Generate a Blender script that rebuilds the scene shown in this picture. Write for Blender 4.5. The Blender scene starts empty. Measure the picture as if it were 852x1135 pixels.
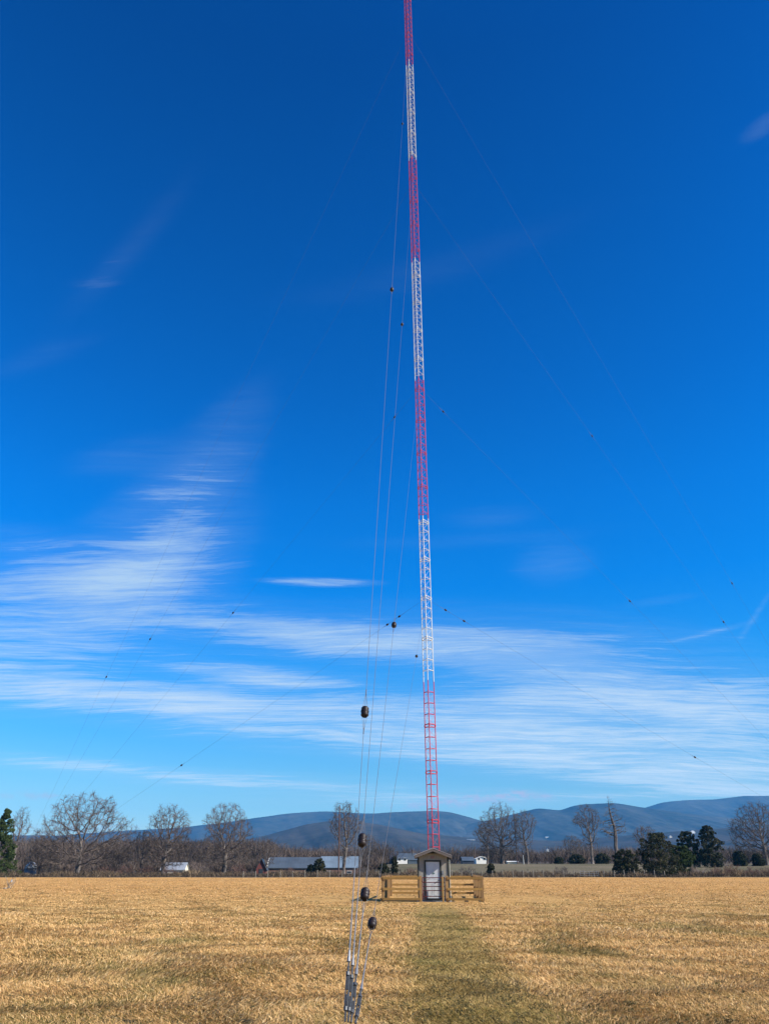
import bpy, math, random
import numpy as np
from mathutils import Vector, Matrix
S = bpy.context.scene
C = S.collection
R = math.radians
sin, cos, tan, pi = math.sin, math.cos, math.tan, math.pi

# ------------------------------------------------------------------ camera
F = 853.0; CX = 412.0; CY = 567.5; PITCH = R(24.9); EYE = 1.6
cam = bpy.data.cameras.new('camera'); co = bpy.data.objects.new('camera', cam); C.objects.link(co)
co.location = (0, 0, EYE); co.rotation_euler = (R(90) + PITCH, 0, 0)
cam.sensor_fit = 'AUTO'; cam.sensor_width = 36; cam.lens = 36 * F / 1135.0
cam.shift_x = 14 / 1135.0
cam.clip_start = 0.1; cam.clip_end = 60000
S.camera = co

def ray(px, py):
    x = (px - CX) / F; u = (CY - py) / F
    return Vector((x, cos(PITCH) - u * sin(PITCH), sin(PITCH) + u * cos(PITCH)))
def at(px, py, Y):
    d = ray(px, py); return Vector((0, 0, EYE)) + d * (Y / d.y)
def proj(p):
    d = Vector(p) - Vector((0, 0, EYE))
    z = d.y * cos(PITCH) + d.z * sin(PITCH); u = -d.y * sin(PITCH) + d.z * cos(PITCH)
    return CX + F * d.x / z, CY - F * u / z
def X_at(px, Y): return at(px, 963, Y).x
def Z_at(py, Y): return at(412, py, Y).z

def sstep(a, b, x):
    t = np.clip((x - a) / (b - a), 0, 1); return t * t * (3 - 2 * t)
def ground(x, y):
    """height of the land: flat field, land rising gently behind it, a low wooded rise at left"""
    x = np.asarray(x, float); y = np.asarray(y, float)
    lf = sstep(0.03, -0.03, x / np.maximum(y, 1.0))
    h = 3.6 * (sstep(178, 350, y) * (1 - lf) + sstep(255, 420, y) * lf) + 2.0 * sstep(350, 700, y)
    h = h + 11.0 * sstep(330, 800, y) * sstep(0.02, -0.22, x / np.maximum(y, 1.0)) * (1 - 0.9 * sstep(1000, 1700, y))
    h = h + 6.0 * sstep(400, 1100, y) * sstep(0.05, 0.3, x / np.maximum(y, 1.0)) * (1 - 0.9 * sstep(1200, 1900, y))
    h = h + 0.03 * np.sin(x * 0.21 + 1.0) * np.sin(y * 0.13)
    return h
def gz(x, y): return float(ground(x, y))

# ------------------------------------------------------------------ object helpers
def tag(o, label=None, cat=None, group=None, kind=None):
    if label: o['label'] = label
    if cat: o['category'] = cat
    if group: o['group'] = group
    if kind: o['kind'] = kind
    return o
def empty(name, loc=(0, 0, 0), rz=0, label=None, cat=None, group=None):
    o = bpy.data.objects.new(name, None); C.objects.link(o)
    o.location = loc; o.rotation_euler = (0, 0, rz); o.empty_display_size = 0.2
    return tag(o, label, cat, group)

class MB:
    def __init__(s): s.v = []; s.f = []
    def box(s, c, d, rot=None):
        hx, hy, hz = d[0] / 2, d[1] / 2, d[2] / 2
        n = len(s.v)
        for z in (-hz, hz):
            for x, y in ((-hx, -hy), (hx, -hy), (hx, hy), (-hx, hy)):
                p = Vector((x, y, z))
                if rot is not None: p = rot @ p
                s.v.append(tuple(p + Vector(c)))
        for q in ((0, 3, 2, 1), (4, 5, 6, 7), (0, 1, 5, 4), (1, 2, 6, 5), (2, 3, 7, 6), (3, 0, 4, 7)):
            s.f.append(tuple(n + i for i in q))
        return s
    def bx(s, x0, x1, y0, y1, z0, z1):
        return s.box(((x0 + x1) / 2, (y0 + y1) / 2, (z0 + z1) / 2), (x1 - x0, y1 - y0, z1 - z0))
    def tube(s, a, b, r0, r1=None, n=6, caps=True):
        a = Vector(a); b = Vector(b); r1 = r0 if r1 is None else r1
        d = (b - a)
        if d.length < 1e-6: return s
        d.normalize()
        u = d.cross(Vector((0, 0, 1)) if abs(d.z) < 0.9 else Vector((1, 0, 0))).normalized(); w = d.cross(u)
        k = len(s.v)
        for p, r in ((a, r0), (b, r1)):
            for i in range(n):
                t = 2 * pi * i / n
                s.v.append(tuple(p + u * (r * cos(t)) + w * (r * sin(t))))
        for i in range(n):
            j = (i + 1) % n
            s.f.append((k + i, k + j, k + n + j, k + n + i))
        if caps:
            s.f.append(tuple(k + i for i in reversed(range(n)))); s.f.append(tuple(k + n + i for i in range(n)))
        return s
    def path(s, pts, r, n=6):
        for a, b in zip(pts[:-1], pts[1:]): s.tube(a, b, r, n=n)
        return s
    def lathe(s, a, axis, prof, n=12):
        """profile [(t along axis, radius)] revolved about axis from a"""
        a = Vector(a); d = Vector(axis).normalized()
        u = d.cross(Vector((0, 0, 1)) if abs(d.z) < 0.9 else Vector((1, 0, 0))).normalized(); w = d.cross(u)
        k = len(s.v)
        for t, r in prof:
            for i in range(n):
                q = 2 * pi * i / n
                s.v.append(tuple(a + d * t + u * (r * cos(q)) + w * (r * sin(q))))
        for j in range(len(prof) - 1):
            for i in range(n):
                m = (i + 1) % n
                s.f.append((k + j * n + i, k + j * n + m, k + (j + 1) * n + m, k + (j + 1) * n + i))
        s.f.append(tuple(k + i for i in reversed(range(n))))
        s.f.append(tuple(k + (len(prof) - 1) * n + i for i in range(n)))
        return s
    def prism(s, poly, y0, y1):
        """poly in x,z extruded along y"""
        k = len(s.v); n = len(poly)
        for y in (y0, y1):
            for x, z in poly: s.v.append((x, y, z))
        s.f.append(tuple(k + i for i in range(n))); s.f.append(tuple(k + n + i for i in reversed(range(n))))
        for i in range(n):
            j = (i + 1) % n
            s.f.append((k + i, k + n + i, k + n + j, k + j))
        return s
    def build(s, name, m, parent=None, loc=None, rz=None, smooth=False, bevel=0):
        me = bpy.data.meshes.new(name); me.from_pydata(s.v, [], s.f); me.update()
        me.materials.append(m)
        if smooth: me.shade_smooth()
        o = bpy.data.objects.new(name, me); C.objects.link(o)
        if parent: o.parent = parent
        if loc is not None: o.location = loc
        if rz is not None: o.rotation_euler = (0, 0, rz)
        if bevel:
            b = o.modifiers.new('bevel', 'BEVEL'); b.width = bevel; b.segments = 1; b.limit_method = 'ANGLE'
        return o

def np_mesh(name, V, Fq, m, parent=None, col=None):
    """V (n,3), Fq (m,k) faces with k verts each"""
    me = bpy.data.meshes.new(name); k = Fq.shape[1]
    me.vertices.add(len(V)); me.vertices.foreach_set('co', V.astype(np.float32).ravel())
    me.loops.add(Fq.size); me.loops.foreach_set('vertex_index', Fq.astype(np.int32).ravel())
    me.polygons.add(len(Fq)); me.polygons.foreach_set('loop_start', np.arange(0, Fq.size, k, dtype=np.int32))
    if col is not None:
        a = me.attributes.new('tint', 'FLOAT', 'POINT'); a.data.foreach_set('value', col.astype(np.float32))
    me.update(calc_edges=True); me.materials.append(m)
    o = bpy.data.objects.new(name, me); C.objects.link(o)
    if parent: o.parent = parent
    return o

# ------------------------------------------------------------------ materials
class NT:
    def __init__(s, tree): s.t = tree; s.n = tree.nodes; s.l = tree.links
    def node(s, ty, **kw):
        n = s.n.new(ty)
        for k, v in kw.items(): setattr(n, k, v)
        return n
    def put(s, sock, v):
        if isinstance(v, bpy.types.NodeSocket): s.l.new(v, sock)
        elif isinstance(v, (tuple, list)) and len(v) == 3 and sock.type == 'RGBA': sock.default_value = (*v, 1)
        else: sock.default_value = v
    def math(s, op, a, b=None, c=None, clamp=False):
        n = s.node('ShaderNodeMath', operation=op, use_clamp=clamp); s.put(n.inputs[0], a)
        if b is not None: s.put(n.inputs[1], b)
        if c is not None: s.put(n.inputs[2], c)
        return n.outputs[0]
    def noise(s, vec, scale, detail=4, rough=0.55, dist=0.0):
        n = s.node('ShaderNodeTexNoise'); n.inputs['Scale'].default_value = scale
        n.inputs['Detail'].default_value = detail; n.inputs['Roughness'].default_value = rough
        n.inputs['Distortion'].default_value = dist
        if vec is not None: s.l.new(vec, n.inputs['Vector'])
        return n.outputs['Fac']
    def ramp(s, f, pts):
        n = s.node('ShaderNodeValToRGB'); e = n.color_ramp.elements
        while len(e) < len(pts): e.new(0.5)
        for i, (p, c) in enumerate(pts):
            e[i].position = p; e[i].color = (*c, 1) if len(c) == 3 else c
        s.put(n.inputs[0], f); return n.outputs[0]
    def mix(s, f, a, b, bt='MIX'):
        n = s.node('ShaderNodeMix', data_type='RGBA', blend_type=bt)
        s.put(n.inputs[0], f); s.put(n.inputs[6], a); s.put(n.inputs[7], b); return n.outputs[2]
    def sm(s, x, a, b):
        n = s.node('ShaderNodeMapRange', interpolation_type='SMOOTHSTEP')
        s.put(n.inputs[0], x); n.inputs[1].default_value = a; n.inputs[2].default_value = b
        return n.outputs[0]
    def mapped(s, vec, scale=(1, 1, 1), rot=(0, 0, 0), loc=(0, 0, 0)):
        n = s.node('ShaderNodeMapping'); n.inputs['Scale'].default_value = scale
        n.inputs['Rotation'].default_value = rot; n.inputs['Location'].default_value = loc
        s.l.new(vec, n.inputs['Vector']); return n.outputs[0]

def mat(name, rough=0.8, metal=0.0, spec=0.3):
    m = bpy.data.materials.new(name); m.use_nodes = True
    t = NT(m.node_tree); b = t.n['Principled BSDF']
    b.inputs['Roughness'].default_value = rough; b.inputs['Metallic'].default_value = metal
    b.inputs['Specular IOR Level'].default_value = spec
    return m, t, b
def simple(name, c, rough=0.8, metal=0.0, var=0.2, scale=3.0, stretch=(1, 1, 1), bump=0.0, c2=None, spec=0.3):
    """base colour broken up by two scales of noise in object space"""
    m, t, b = mat(name, rough, metal, spec)
    tc = t.node('ShaderNodeTexCoord').outputs['Object']
    v = t.mapped(tc, stretch)
    n1 = t.noise(v, scale, 5, 0.6); n2 = t.noise(v, scale * 7, 3, 0.6)
    f = t.math('ADD', t.math('MULTIPLY', n1, 0.6), t.math('MULTIPLY', n2, 0.4))
    lo = tuple(x * (1 - var) for x in c); hi = c2 if c2 else tuple(min(1, x * (1 + var)) for x in c)
    t.put(b.inputs['Base Color'], t.ramp(f, [(0.32, lo), (0.68, hi)]))
    if bump:
        bn = t.node('ShaderNodeBump'); bn.inputs['Strength'].default_value = bump; bn.inputs['Distance'].default_value = 0.01
        t.l.new(n2, bn.inputs['Height']); t.l.new(bn.outputs[0], b.inputs['Normal'])
    return m

M = {}
M['red'] = simple('tower_red_paint', (0.40, 0.022, 0.04), 0.6, var=0.35, scale=2)
M['white'] = simple('tower_white_paint', (0.52, 0.52, 0.49), 0.6, var=0.2, scale=2)
M['galv'] = simple('galvanized_steel', (0.24, 0.25, 0.26), 0.5, 0.6, var=0.2, scale=5)
M['cable'] = simple('steel_cable', (0.11, 0.11, 0.115), 0.6, 0.3, var=0.25, scale=9)
M['porcelain'] = simple('brown_porcelain', (0.014, 0.009, 0.009), 0.5, var=0.5, scale=20, spec=0.3)
M['turnbuckle'] = simple('dull_dark_steel', (0.10, 0.105, 0.11), 0.45, 0.6, var=0.4, scale=9)
M['far_cable'] = simple('weathered_cable', (0.05, 0.055, 0.065), 0.8, 0.0, var=0.2)
M['siding'] = None
M['trim'] = simple('dark_trim', (0.035, 0.038, 0.032), 0.75, var=0.25)
M['fascia'] = simple('weathered_fascia', (0.115, 0.098, 0.088), 0.85, var=0.25, scale=6, stretch=(1, 1, 4))
M['shingle'] = simple('shingle_edge', (0.15, 0.13, 0.12), 0.9, var=0.35, scale=14)
M['drip'] = simple('metal_drip_edge', (0.45, 0.41, 0.41), 0.5, 0.3, var=0.12)
M['door'] = simple('white_door_paint', (0.50, 0.51, 0.51), 0.5, var=0.12, scale=2)
M['black'] = simple('black_vent', (0.012, 0.012, 0.014), 0.7)
M['gate'] = simple('red_brown_gate_paint', (0.085, 0.014, 0.018), 0.55, var=0.3, scale=5)
M['concrete'] = simple('concrete', (0.33, 0.31, 0.28), 0.9, var=0.2, scale=4, bump=0.3)
M['hinge'] = simple('dark_iron', (0.05, 0.045, 0.045), 0.5, 0.6)
M['sign_red'] = simple('faded_red_sign', (0.24, 0.15, 0.135), 0.6, var=0.15)
M['sign_teal'] = simple('small_green_notice', (0.10, 0.16, 0.15), 0.5, var=0.3, scale=30)
M['conduit'] = simple('pale_conduit', (0.42, 0.42, 0.39), 0.5, var=0.12)
M['pole'] = simple('creosote_pole', (0.085, 0.052, 0.042), 0.9, var=0.3, scale=2, stretch=(6, 6, .4))
M['post'] = simple('weathered_post', (0.22, 0.19, 0.15), 0.9, var=0.3)

def siding():
    m, t, b = mat('plywood_siding', 0.85)
    tc = t.node('ShaderNodeTexCoord').outputs['Object']
    sx = t.node('ShaderNodeSeparateXYZ'); t.l.new(tc, sx.inputs[0])
    g = t.math('ABSOLUTE', t.math('SUBTRACT', t.math('FRACT', t.math('MULTIPLY', t.math('ADD', sx.outputs[0], sx.outputs[1]), 4.9)), 0.5))
    groove = t.sm(g, 0.44, 0.49)
    n = t.noise(t.mapped(tc, (7, 7, 0.5)), 3, 5, 0.65)
    n2 = t.noise(tc, 1.7, 3)
    c = t.ramp(n, [(0.3, (0.19, 0.172, 0.14)), (0.7, (0.35, 0.325, 0.275))])
    c = t.mix(t.math('MULTIPLY', n2, 0.5), c, (0.23, 0.21, 0.18))
    t.put(b.inputs['Base Color'], c)
    bn = t.node('ShaderNodeBump'); bn.inputs['Strength'].default_value = 0.8; bn.inputs['Distance'].default_value = 0.01; bn.invert = True
    t.l.new(groove, bn.inputs['Height']); t.l.new(bn.outputs[0], b.inputs['Normal'])
    return m
M['siding'] = siding()
def lumber(name, ca, cb, green=0.4):
    m, t, b = mat(name, 0.8)
    tc = t.node('ShaderNodeTexCoord').outputs['Object']
    oi = t.node('ShaderNodeObjectInfo')
    n = t.noise(t.mapped(tc, (1.2, 6, 9)), 4, 5, 0.65)
    c = t.ramp(n, [(0.3, ca), (0.7, cb)])
    c = t.mix(t.math('MULTIPLY', t.noise(tc, 1.3, 3), green), c, (0.21, 0.17, 0.045))
    hs = t.node('ShaderNodeHueSaturation'); t.l.new(c, hs.inputs['Color'])
    t.put(hs.inputs['Value'], t.math('ADD', t.math('MULTIPLY', oi.outputs['Random'], 0.4), 0.8))
    t.l.new(hs.outputs[0], b.inputs['Base Color'])
    return m
M['lumber'] = lumber('treated_lumber', (0.17, 0.085, 0.024), (0.37, 0.20, 0.058))
M['lumber_post'] = lumber('treated_post', (0.20, 0.105, 0.05), (0.36, 0.20, 0.085), 0.45)

def bark(name, a, b_):
    m, t, b = mat(name, 0.9, 0, 0.15)
    tc = t.node('ShaderNodeTexCoord').outputs['Object']
    n = t.noise(t.mapped(tc, (1, 1, 0.35)), 1.4, 5, 0.65)
    t.put(b.inputs['Base Color'], t.ramp(n, [(0.36, a), (0.62, b_)]))
    return m
M['bark'] = bark('bare_tree_bark', (0.045, 0.037, 0.033), (0.21, 0.18, 0.158))
M['twig'] = bark('bare_twigs', (0.045, 0.035, 0.031), (0.15, 0.118, 0.10))
M['darktwig'] = bark('dark_twigs', (0.05, 0.042, 0.038), (0.15, 0.125, 0.11))
M['redtwig'] = bark('reddish_twigs', (0.075, 0.042, 0.035), (0.19, 0.115, 0.09))
M['tantwig'] = bark('tan_twigs', (0.12, 0.09, 0.075), (0.31, 0.24, 0.20))

def tinted(name, pts, rough=0.85, extra=None, trans=0.0):
    m, t, b = mat(name, rough, 0, 0.15)
    a = t.node('ShaderNodeAttribute', attribute_name='tint')
    c = t.ramp(a.outputs['Fac'], pts)
    if extra: c = extra(t, c)
    t.put(b.inputs['Base Color'], c)
    if trans:
        tr = t.node('ShaderNodeBsdfTranslucent'); t.put(tr.inputs[0], c)
        mx = t.node('ShaderNodeMixShader'); mx.inputs[0].default_value = trans
        t.l.new(b.outputs[0], mx.inputs[1]); t.l.new(tr.outputs[0], mx.inputs[2])
        t.l.new(mx.outputs[0], t.n['Material Output'].inputs[0])
    return m
M['cedar'] = tinted('cedar_foliage', [(0, (0.014, 0.018, 0.010)), (0.5, (0.036, 0.042, 0.020)), (0.8, (0.075, 0.072, 0.034)), (1, (0.14, 0.105, 0.055))], trans=0.15)
M['pine'] = tinted('pine_foliage', [(0, (0.020, 0.034, 0.012)), (0.6, (0.050, 0.075, 0.022)), (1, (0.10, 0.12, 0.04))], trans=0.2)
M['woods'] = tinted('winter_woods', [(0, (0.035, 0.028, 0.024)), (0.35, (0.075, 0.056, 0.044)), (0.7, (0.125, 0.090, 0.068)), (1, (0.24, 0.19, 0.15))])
M['scrub'] = tinted('dry_scrub', [(0, (0.04, 0.030, 0.022)), (0.4, (0.10, 0.072, 0.046)), (0.75, (0.21, 0.145, 0.085)), (1, (0.38, 0.28, 0.16))])

# path strip from near the camera to the gate
PA = (1.15, 9.5); PB = (3.43, 46.4)
def path_coord(t, pos):
    sx = t.node('ShaderNodeSeparateXYZ'); t.l.new(pos, sx.inputs[0])
    k = (PB[0] - PA[0]) / (PB[1] - PA[1])
    cxl = t.math('MULTIPLY_ADD', sx.outputs[1], k, PA[0] - k * PA[1])
    return t.math('ABSOLUTE', t.math('SUBTRACT', sx.outputs[0], cxl)), sx
def field_colour(t, c, pos, green_c=(0.15, 0.145, 0.040)):
    """large-scale variation of the sward shared by soil and blades: green patches, mown strip"""
    d, sx = path_coord(t, pos)
    wob = t.noise(pos, 0.9, 3)
    strip = t.math('SUBTRACT', 1.0, t.sm(t.math('ADD', d, t.math('MULTIPLY_ADD', wob, 1.1, -0.55)), 0.45, 1.3))
    strip = t.math('MULTIPLY', strip, t.math('SUBTRACT', 1.0, t.sm(sx.outputs[1], 36, 48)))
    c = t.mix(t.math('MULTIPLY', strip, 0.56), c, (0.25, 0.20, 0.062))
    g = t.noise(t.mapped(pos, (0.34, 0.17, 0.3)), 1.0, 6, 0.66)
    gf = t.sm(g, 0.50, 0.66)
    near = t.math('SUBTRACT', 1.0, t.sm(sx.outputs[1], 14, 60))
    gf = t.math('MULTIPLY', gf, t.math('MULTIPLY_ADD', near, 0.46, 0.10))
    c = t.mix(gf, c, green_c)
    # far sward: redder gold
    far = t.sm(sx.outputs[1], 25, 90)
    c = t.mix(t.math('MULTIPLY', far, 0.6), c, (1.04, 0.88, 0.76), 'MULTIPLY')
    bandn = t.noise(t.mapped(pos, (0.035, 0.22, 0.2), (0, 0, 0.12)), 1.0, 5, 0.6)
    c = t.mix(t.math('MULTIPLY', t.sm(bandn, 0.52, 0.70), 0.22), c, (0.27, 0.175, 0.065))
    return c
def ground_mat():
    m, t, b = mat('dry_field', 0.95, 0, 0.1)
    pos = t.node('ShaderNodeNewGeometry').outputs['Position']
    n1 = t.noise(t.mapped(pos, (0.6, 0.25, 1)), 1.0, 6, 0.6)
    n2 = t.noise(pos, 5.0, 5, 0.7)
    n3 = t.noise(t.mapped(pos, (0.012, 0.05, 1)), 1.0, 4, 0.6)
    f = t.math('ADD', t.math('MULTIPLY', n1, 0.45), t.math('MULTIPLY', n2, 0.55))
    c = t.ramp(f, [(0.28, (0.30, 0.17, 0.055)), (0.5, (0.54, 0.33, 0.115)), (0.72, (0.74, 0.48, 0.18))])
    c = t.mix(t.math('MULTIPLY', t.sm(n3, 0.45, 0.62), 0.30), c, (0.32, 0.20, 0.085))
    c = field_colour(t, c, pos)
    # beyond the field: grey green pasture, then woodland floor
    sx = t.node('ShaderNodeSeparateXYZ'); t.l.new(pos, sx.inputs[0])
    n4 = t.noise(t.mapped(pos, (0.03, 0.03, 1)), 1.0, 4)
    past = t.ramp(n4, [(0.35, (0.105, 0.095, 0.052)), (0.65, (0.165, 0.135, 0.085))])
    c = t.mix(t.sm(t.math('ADD', sx.outputs[1], t.math('MULTIPLY', n4, 8.0)), 180, 189), c, past)
    leftf = t.sm(t.math('DIVIDE', sx.outputs[0], sx.outputs[1]), 0.035, -0.01)
    leftf = t.math('MULTIPLY', leftf, t.sm(sx.outputs[1], 184, 196))
    c = t.mix(t.math('MAXIMUM', t.sm(sx.outputs[1], 380, 460), leftf), c, (0.075, 0.058, 0.040))
    t.put(b.inputs['Base Color'], c)
    bn = t.node('ShaderNodeBump'); bn.inputs['Strength'].default_value = 0.9; bn.inputs['Distance'].default_value = 0.12
    t.l.new(t.math('ADD', n2, t.noise(pos, 22, 3)), bn.inputs['Height']); t.l.new(bn.outputs[0], b.inputs['Normal'])
    return m
M['ground'] = ground_mat()
def blades_extra(t, c):
    pos = t.node('ShaderNodeNewGeometry').outputs['Position']
    return field_colour(t, c, pos)
M['grass'] = tinted('dry_grass_blades', [(0, (0.13, 0.115, 0.028)), (0.14, (0.23, 0.155, 0.045)), (0.42, (0.51, 0.305, 0.12)), (0.75, (0.81, 0.54, 0.235)), (1, (0.92, 0.72, 0.42))], 0.75, blades_extra, 0.35)

def mountain_mat(name, a, b_, sc):
    m, t, b = mat(name, 1.0, 0, 0.0)
    pos = t.node('ShaderNodeNewGeometry').outputs['Position']
    n = t.noise(t.mapped(pos, (1, 1, 2.2)), sc, 6, 0.65)
    n2 = t.noise(pos, sc * 9, 4, 0.7)
    f = t.math('ADD', t.math('MULTIPLY', n, 0.6), t.math('MULTIPLY', n2, 0.4))
    t.put(b.inputs['Base Color'], t.ramp(f, [(0.36, a), (0.66, b_)]))
    return m
M['mount'] = mountain_mat('forested_mountain', (0.016, 0.024, 0.028), (0.075, 0.076, 0.066), 0.0016)
M['foot'] = mountain_mat('forested_foothill', (0.024, 0.026, 0.025), (0.070, 0.060, 0.050), 0.004)

# ------------------------------------------------------------------ sun, sky, haze
SUN_EL = 33.0; SUN_AZ = 112.0
sl = bpy.data.lights.new('sun', 'SUN'); sl.energy = 5.0; sl.angle = R(0.55); sl.color = (1.0, 0.93, 0.82)
so = bpy.data.objects.new('sun', sl); C.objects.link(so)
to_sun = Vector((sin(R(SUN_AZ)) * cos(R(SUN_EL)), cos(R(SUN_AZ)) * cos(R(SUN_EL)), sin(R(SUN_EL))))
so.rotation_euler = to_sun.to_track_quat('Z', 'Y').to_euler(); so.location = to_sun * 100

def azel(px, py):
    d = ray(px, py).normalized(); return math.degrees(math.atan2(d.x, d.y)), math.degrees(math.asin(d.z))
def build_world():
    w = bpy.data.worlds.new('World'); S.world = w; w.use_nodes = True
    t = NT(w.node_tree); bg = t.n['Background']
    sky = t.node('ShaderNodeTexSky', sky_type='NISHITA'); sky.sun_disc = False
    sky.sun_elevation = R(SUN_EL); sky.sun_rotation = R(SUN_AZ)
    sky.altitude = 300; sky.air_density = 1.0; sky.dust_density = 0.25; sky.ozone_density = 2.2
    tc = t.node('ShaderNodeTexCoord').outputs['Generated']
    sx = t.node('ShaderNodeSeparateXYZ'); t.l.new(tc, sx.inputs[0])
    x, y, z = sx.outputs
    el = t.math('MULTIPLY', t.math('ARCSINE', z), 180 / pi)
    az = t.math('MULTIPLY', t.math('ARCTAN2', x, y), 180 / pi)
    grade = t.ramp(t.math('DIVIDE', el, 60.0), SKY_GRADE)
    skyc = t.mix(1.0, sky.outputs[0], grade, 'MULTIPLY')
    # cloud sheet coordinates (a plane high overhead, seen in perspective)
    zz = t.math('ADD', t.math('MAXIMUM', z, 0.0), 0.10)
    cv = t.node('ShaderNodeCombineXYZ'); t.put(cv.inputs[0], t.math('DIVIDE', x, zz)); t.put(cv.inputs[1], t.math('DIVIDE', y, zz))
    P = cv.outputs[0]
    warp = t.node('ShaderNodeTexNoise'); warp.inputs['Scale'].default_value = 0.8; warp.inputs['Detail'].default_value = 3
    t.l.new(P, warp.inputs['Vector'])
    vm = t.node('ShaderNodeVectorMath', operation='MULTIPLY_ADD'); t.l.new(warp.outputs['Color'], vm.inputs[0])
    vm.inputs[1].default_value = (0.5, 0.38, 0); t.l.new(P, vm.inputs[2])
    PW = vm.outputs[0]
    streak = t.noise(t.mapped(PW, (0.42, 2.1, 1), (0, 0, R(-9))), 1.2, 6, 0.64)
    fine = t.noise(t.mapped(PW, (1.1, 7.0, 1), (0, 0, R(-14))), 2.2, 7, 0.74)
    hair = t.noise(t.mapped(PW, (2.2, 26.0, 1), (0, 0, R(-11))), 2.0, 4, 0.7)
    tex = t.math('ADD', t.math('ADD', t.math('MULTIPLY', streak, 0.48), t.math('MULTIPLY', fine, 0.34)), t.math('MULTIPLY', hair, 0.18))
    tex = t.sm(tex, 0.40, 0.62)
    ae = t.node('ShaderNodeCombineXYZ'); t.put(ae.inputs[0], az); t.put(ae.inputs[1], el); AE = ae.outputs[0]
    def blob(acc, px, py, rx, ry, amp, rot=0.0, hard=False):
        """adds a soft patch of cloud centred on a compass bearing and elevation"""
        a0, e0 = azel(px, py); a1, _ = azel(px + rx, py); _, e1 = azel(px, py - ry)
        mp = t.node('ShaderNodeMapping', vector_type='TEXTURE'); t.l.new(AE, mp.inputs['Vector'])
        mp.inputs['Location'].default_value = (a0, e0, 0); mp.inputs['Rotation'].default_value = (0, 0, R(rot))
        mp.inputs['Scale'].default_value = (abs(a1 - a0), abs(e1 - e0), 1)
        d = t.node('ShaderNodeVectorMath', operation='DOT_PRODUCT'); t.l.new(mp.outputs[0], d.inputs[0]); t.l.new(mp.outputs[0], d.inputs[1])
        q = d.outputs['Value']
        if hard: q = t.math('MULTIPLY', q, q)
        return t.math('MULTIPLY_ADD', t.math('POWER', math.exp(-1), q), amp, acc)
    tot = 0.0
    for b in BLOBS: tot = blob(tot, *b)
    tot = t.math('SUBTRACT', 1.0, t.math('POWER', math.exp(-1.05), tot))   # overlapping patches never pile up
    # erode the patches with the streaks
    dens = t.math('ADD', t.math('MULTIPLY', tex, 0.74), t.math('MULTIPLY_ADD', tot, 1.30, -0.70))
    dens = t.math('MAXIMUM', dens, t.math('MULTIPLY', tot, t.math('MULTIPLY_ADD', tex, 0.40, 0.12)))
    dens = t.math('MULTIPLY', t.math('MULTIPLY', t.math('MINIMUM', dens, 1.0), t.sm(tot, 0.0, 0.10)), 0.93)
    # thin veil close to the horizon
    ccol = t.mix(t.sm(el, 3.0, 18.0), CLOUD_LO, CLOUD_HI)
    out = t.mix(dens, skyc, ccol)
    # small grey puffs low over the ridge
    pt = 0.0
    for b in PUFFS: pt = blob(pt, *b)
    av = t.node('ShaderNodeCombineXYZ'); t.put(av.inputs[0], az); t.put(av.inputs[1], t.math('MULTIPLY', el, 2.0))
    pn = t.sm(t.noise(av.outputs[0], 0.9, 5, 0.6), 0.40, 0.62)
    pf = t.math('MULTIPLY', t.math('MULTIPLY', pt, pn), 0.95, clamp=True)
    out = t.mix(pf, out, PUFF_C)
    t.l.new(out, bg.inputs['Color']); bg.inputs['Strength'].default_value = SKY_STR
    w.cycles.sampling_method = 'MANUAL'; w.cycles.sample_map_resolution = 256
SKY_STR = 0.12
SKY_GRADE = [(0.0, (.42, .50, .53)), (.07, (.31, .48, .55)), (.145, (.14, .47, .69)), (.22, (.04, .46, .82)), (.32, (.0, .425, .90)), (.42, (.0, .41, .91)), (.55, (.0, .35, .83)), (.92, (.0, .235, .63))]
CLOUD_LO = (3.7, 4.1, 4.25); CLOUD_HI = (2.1, 2.9, 3.8); PUFF_C = (2.3, 2.5, 3.1)
BLOBS = [  # px, py, rx, ry, amp, rot
    (170, 618, 85, 34, 0.75, 28), (215, 560, 85, 28, 0.42, 52), (160, 560, 60, 22, 0.22, 30), (225, 498, 75, 26, 0.26, 48), (140, 505, 60, 20, 0.16, 20), (70, 655, 120, 36, 0.75, 8),
    (140, 670, 75, 38, 0.50, 25), (30, 720, 130, 42, 0.85, 4), (10, 770, 130, 20, 0.45, 0), (40, 610, 70, 22, 0.25, 0),
    (320, 700, 120, 19, 1.3, -4), (470, 712, 140, 24, 0.9, -4), (280, 748, 85, 10, 1.2, -4), (330, 755, 130, 12, 0.5, -3),
    (590, 728, 150, 34, 1.3, -7), (700, 775, 150, 34, 0.85, -8), (830, 800, 110, 36, 0.70, -5),
    (430, 795, 260, 20, 0.95, -3), (560, 800, 130, 22, 0.60, 0), (590, 832, 190, 20, 1.15, -4), (790, 858, 160, 22, 1.10, -3),
    (190, 780, 170, 16, 1.0, -3), (370, 820, 150, 12, 0.60, -2), (120, 853, 170, 8, 0.60, -4), (330, 868, 170, 9, 0.45, -2), (640, 885, 330, 9, 0.45, 0),
    (358, 645.5, 56, 4.6, 0.95, 0, True), (615, 625, 40, 20, 0.22, 0), (545, 572, 55, 12, 0.14, 0), (510, 600, 160, 10, 0.08, 0),
    (845, 140, 22, 9, 0.42, 5), (150, 270, 110, 24, 0.07, 52), (50, 395, 80, 16, 0.07, 30),
    (780, 703, 45, 2.6, 0.36, 8), (838, 680, 26, 2.8, 0.42, 48), (735, 665, 40, 5, 0.16, 2), (480, 300, 190, 24, 0.07, 8),
]
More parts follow.
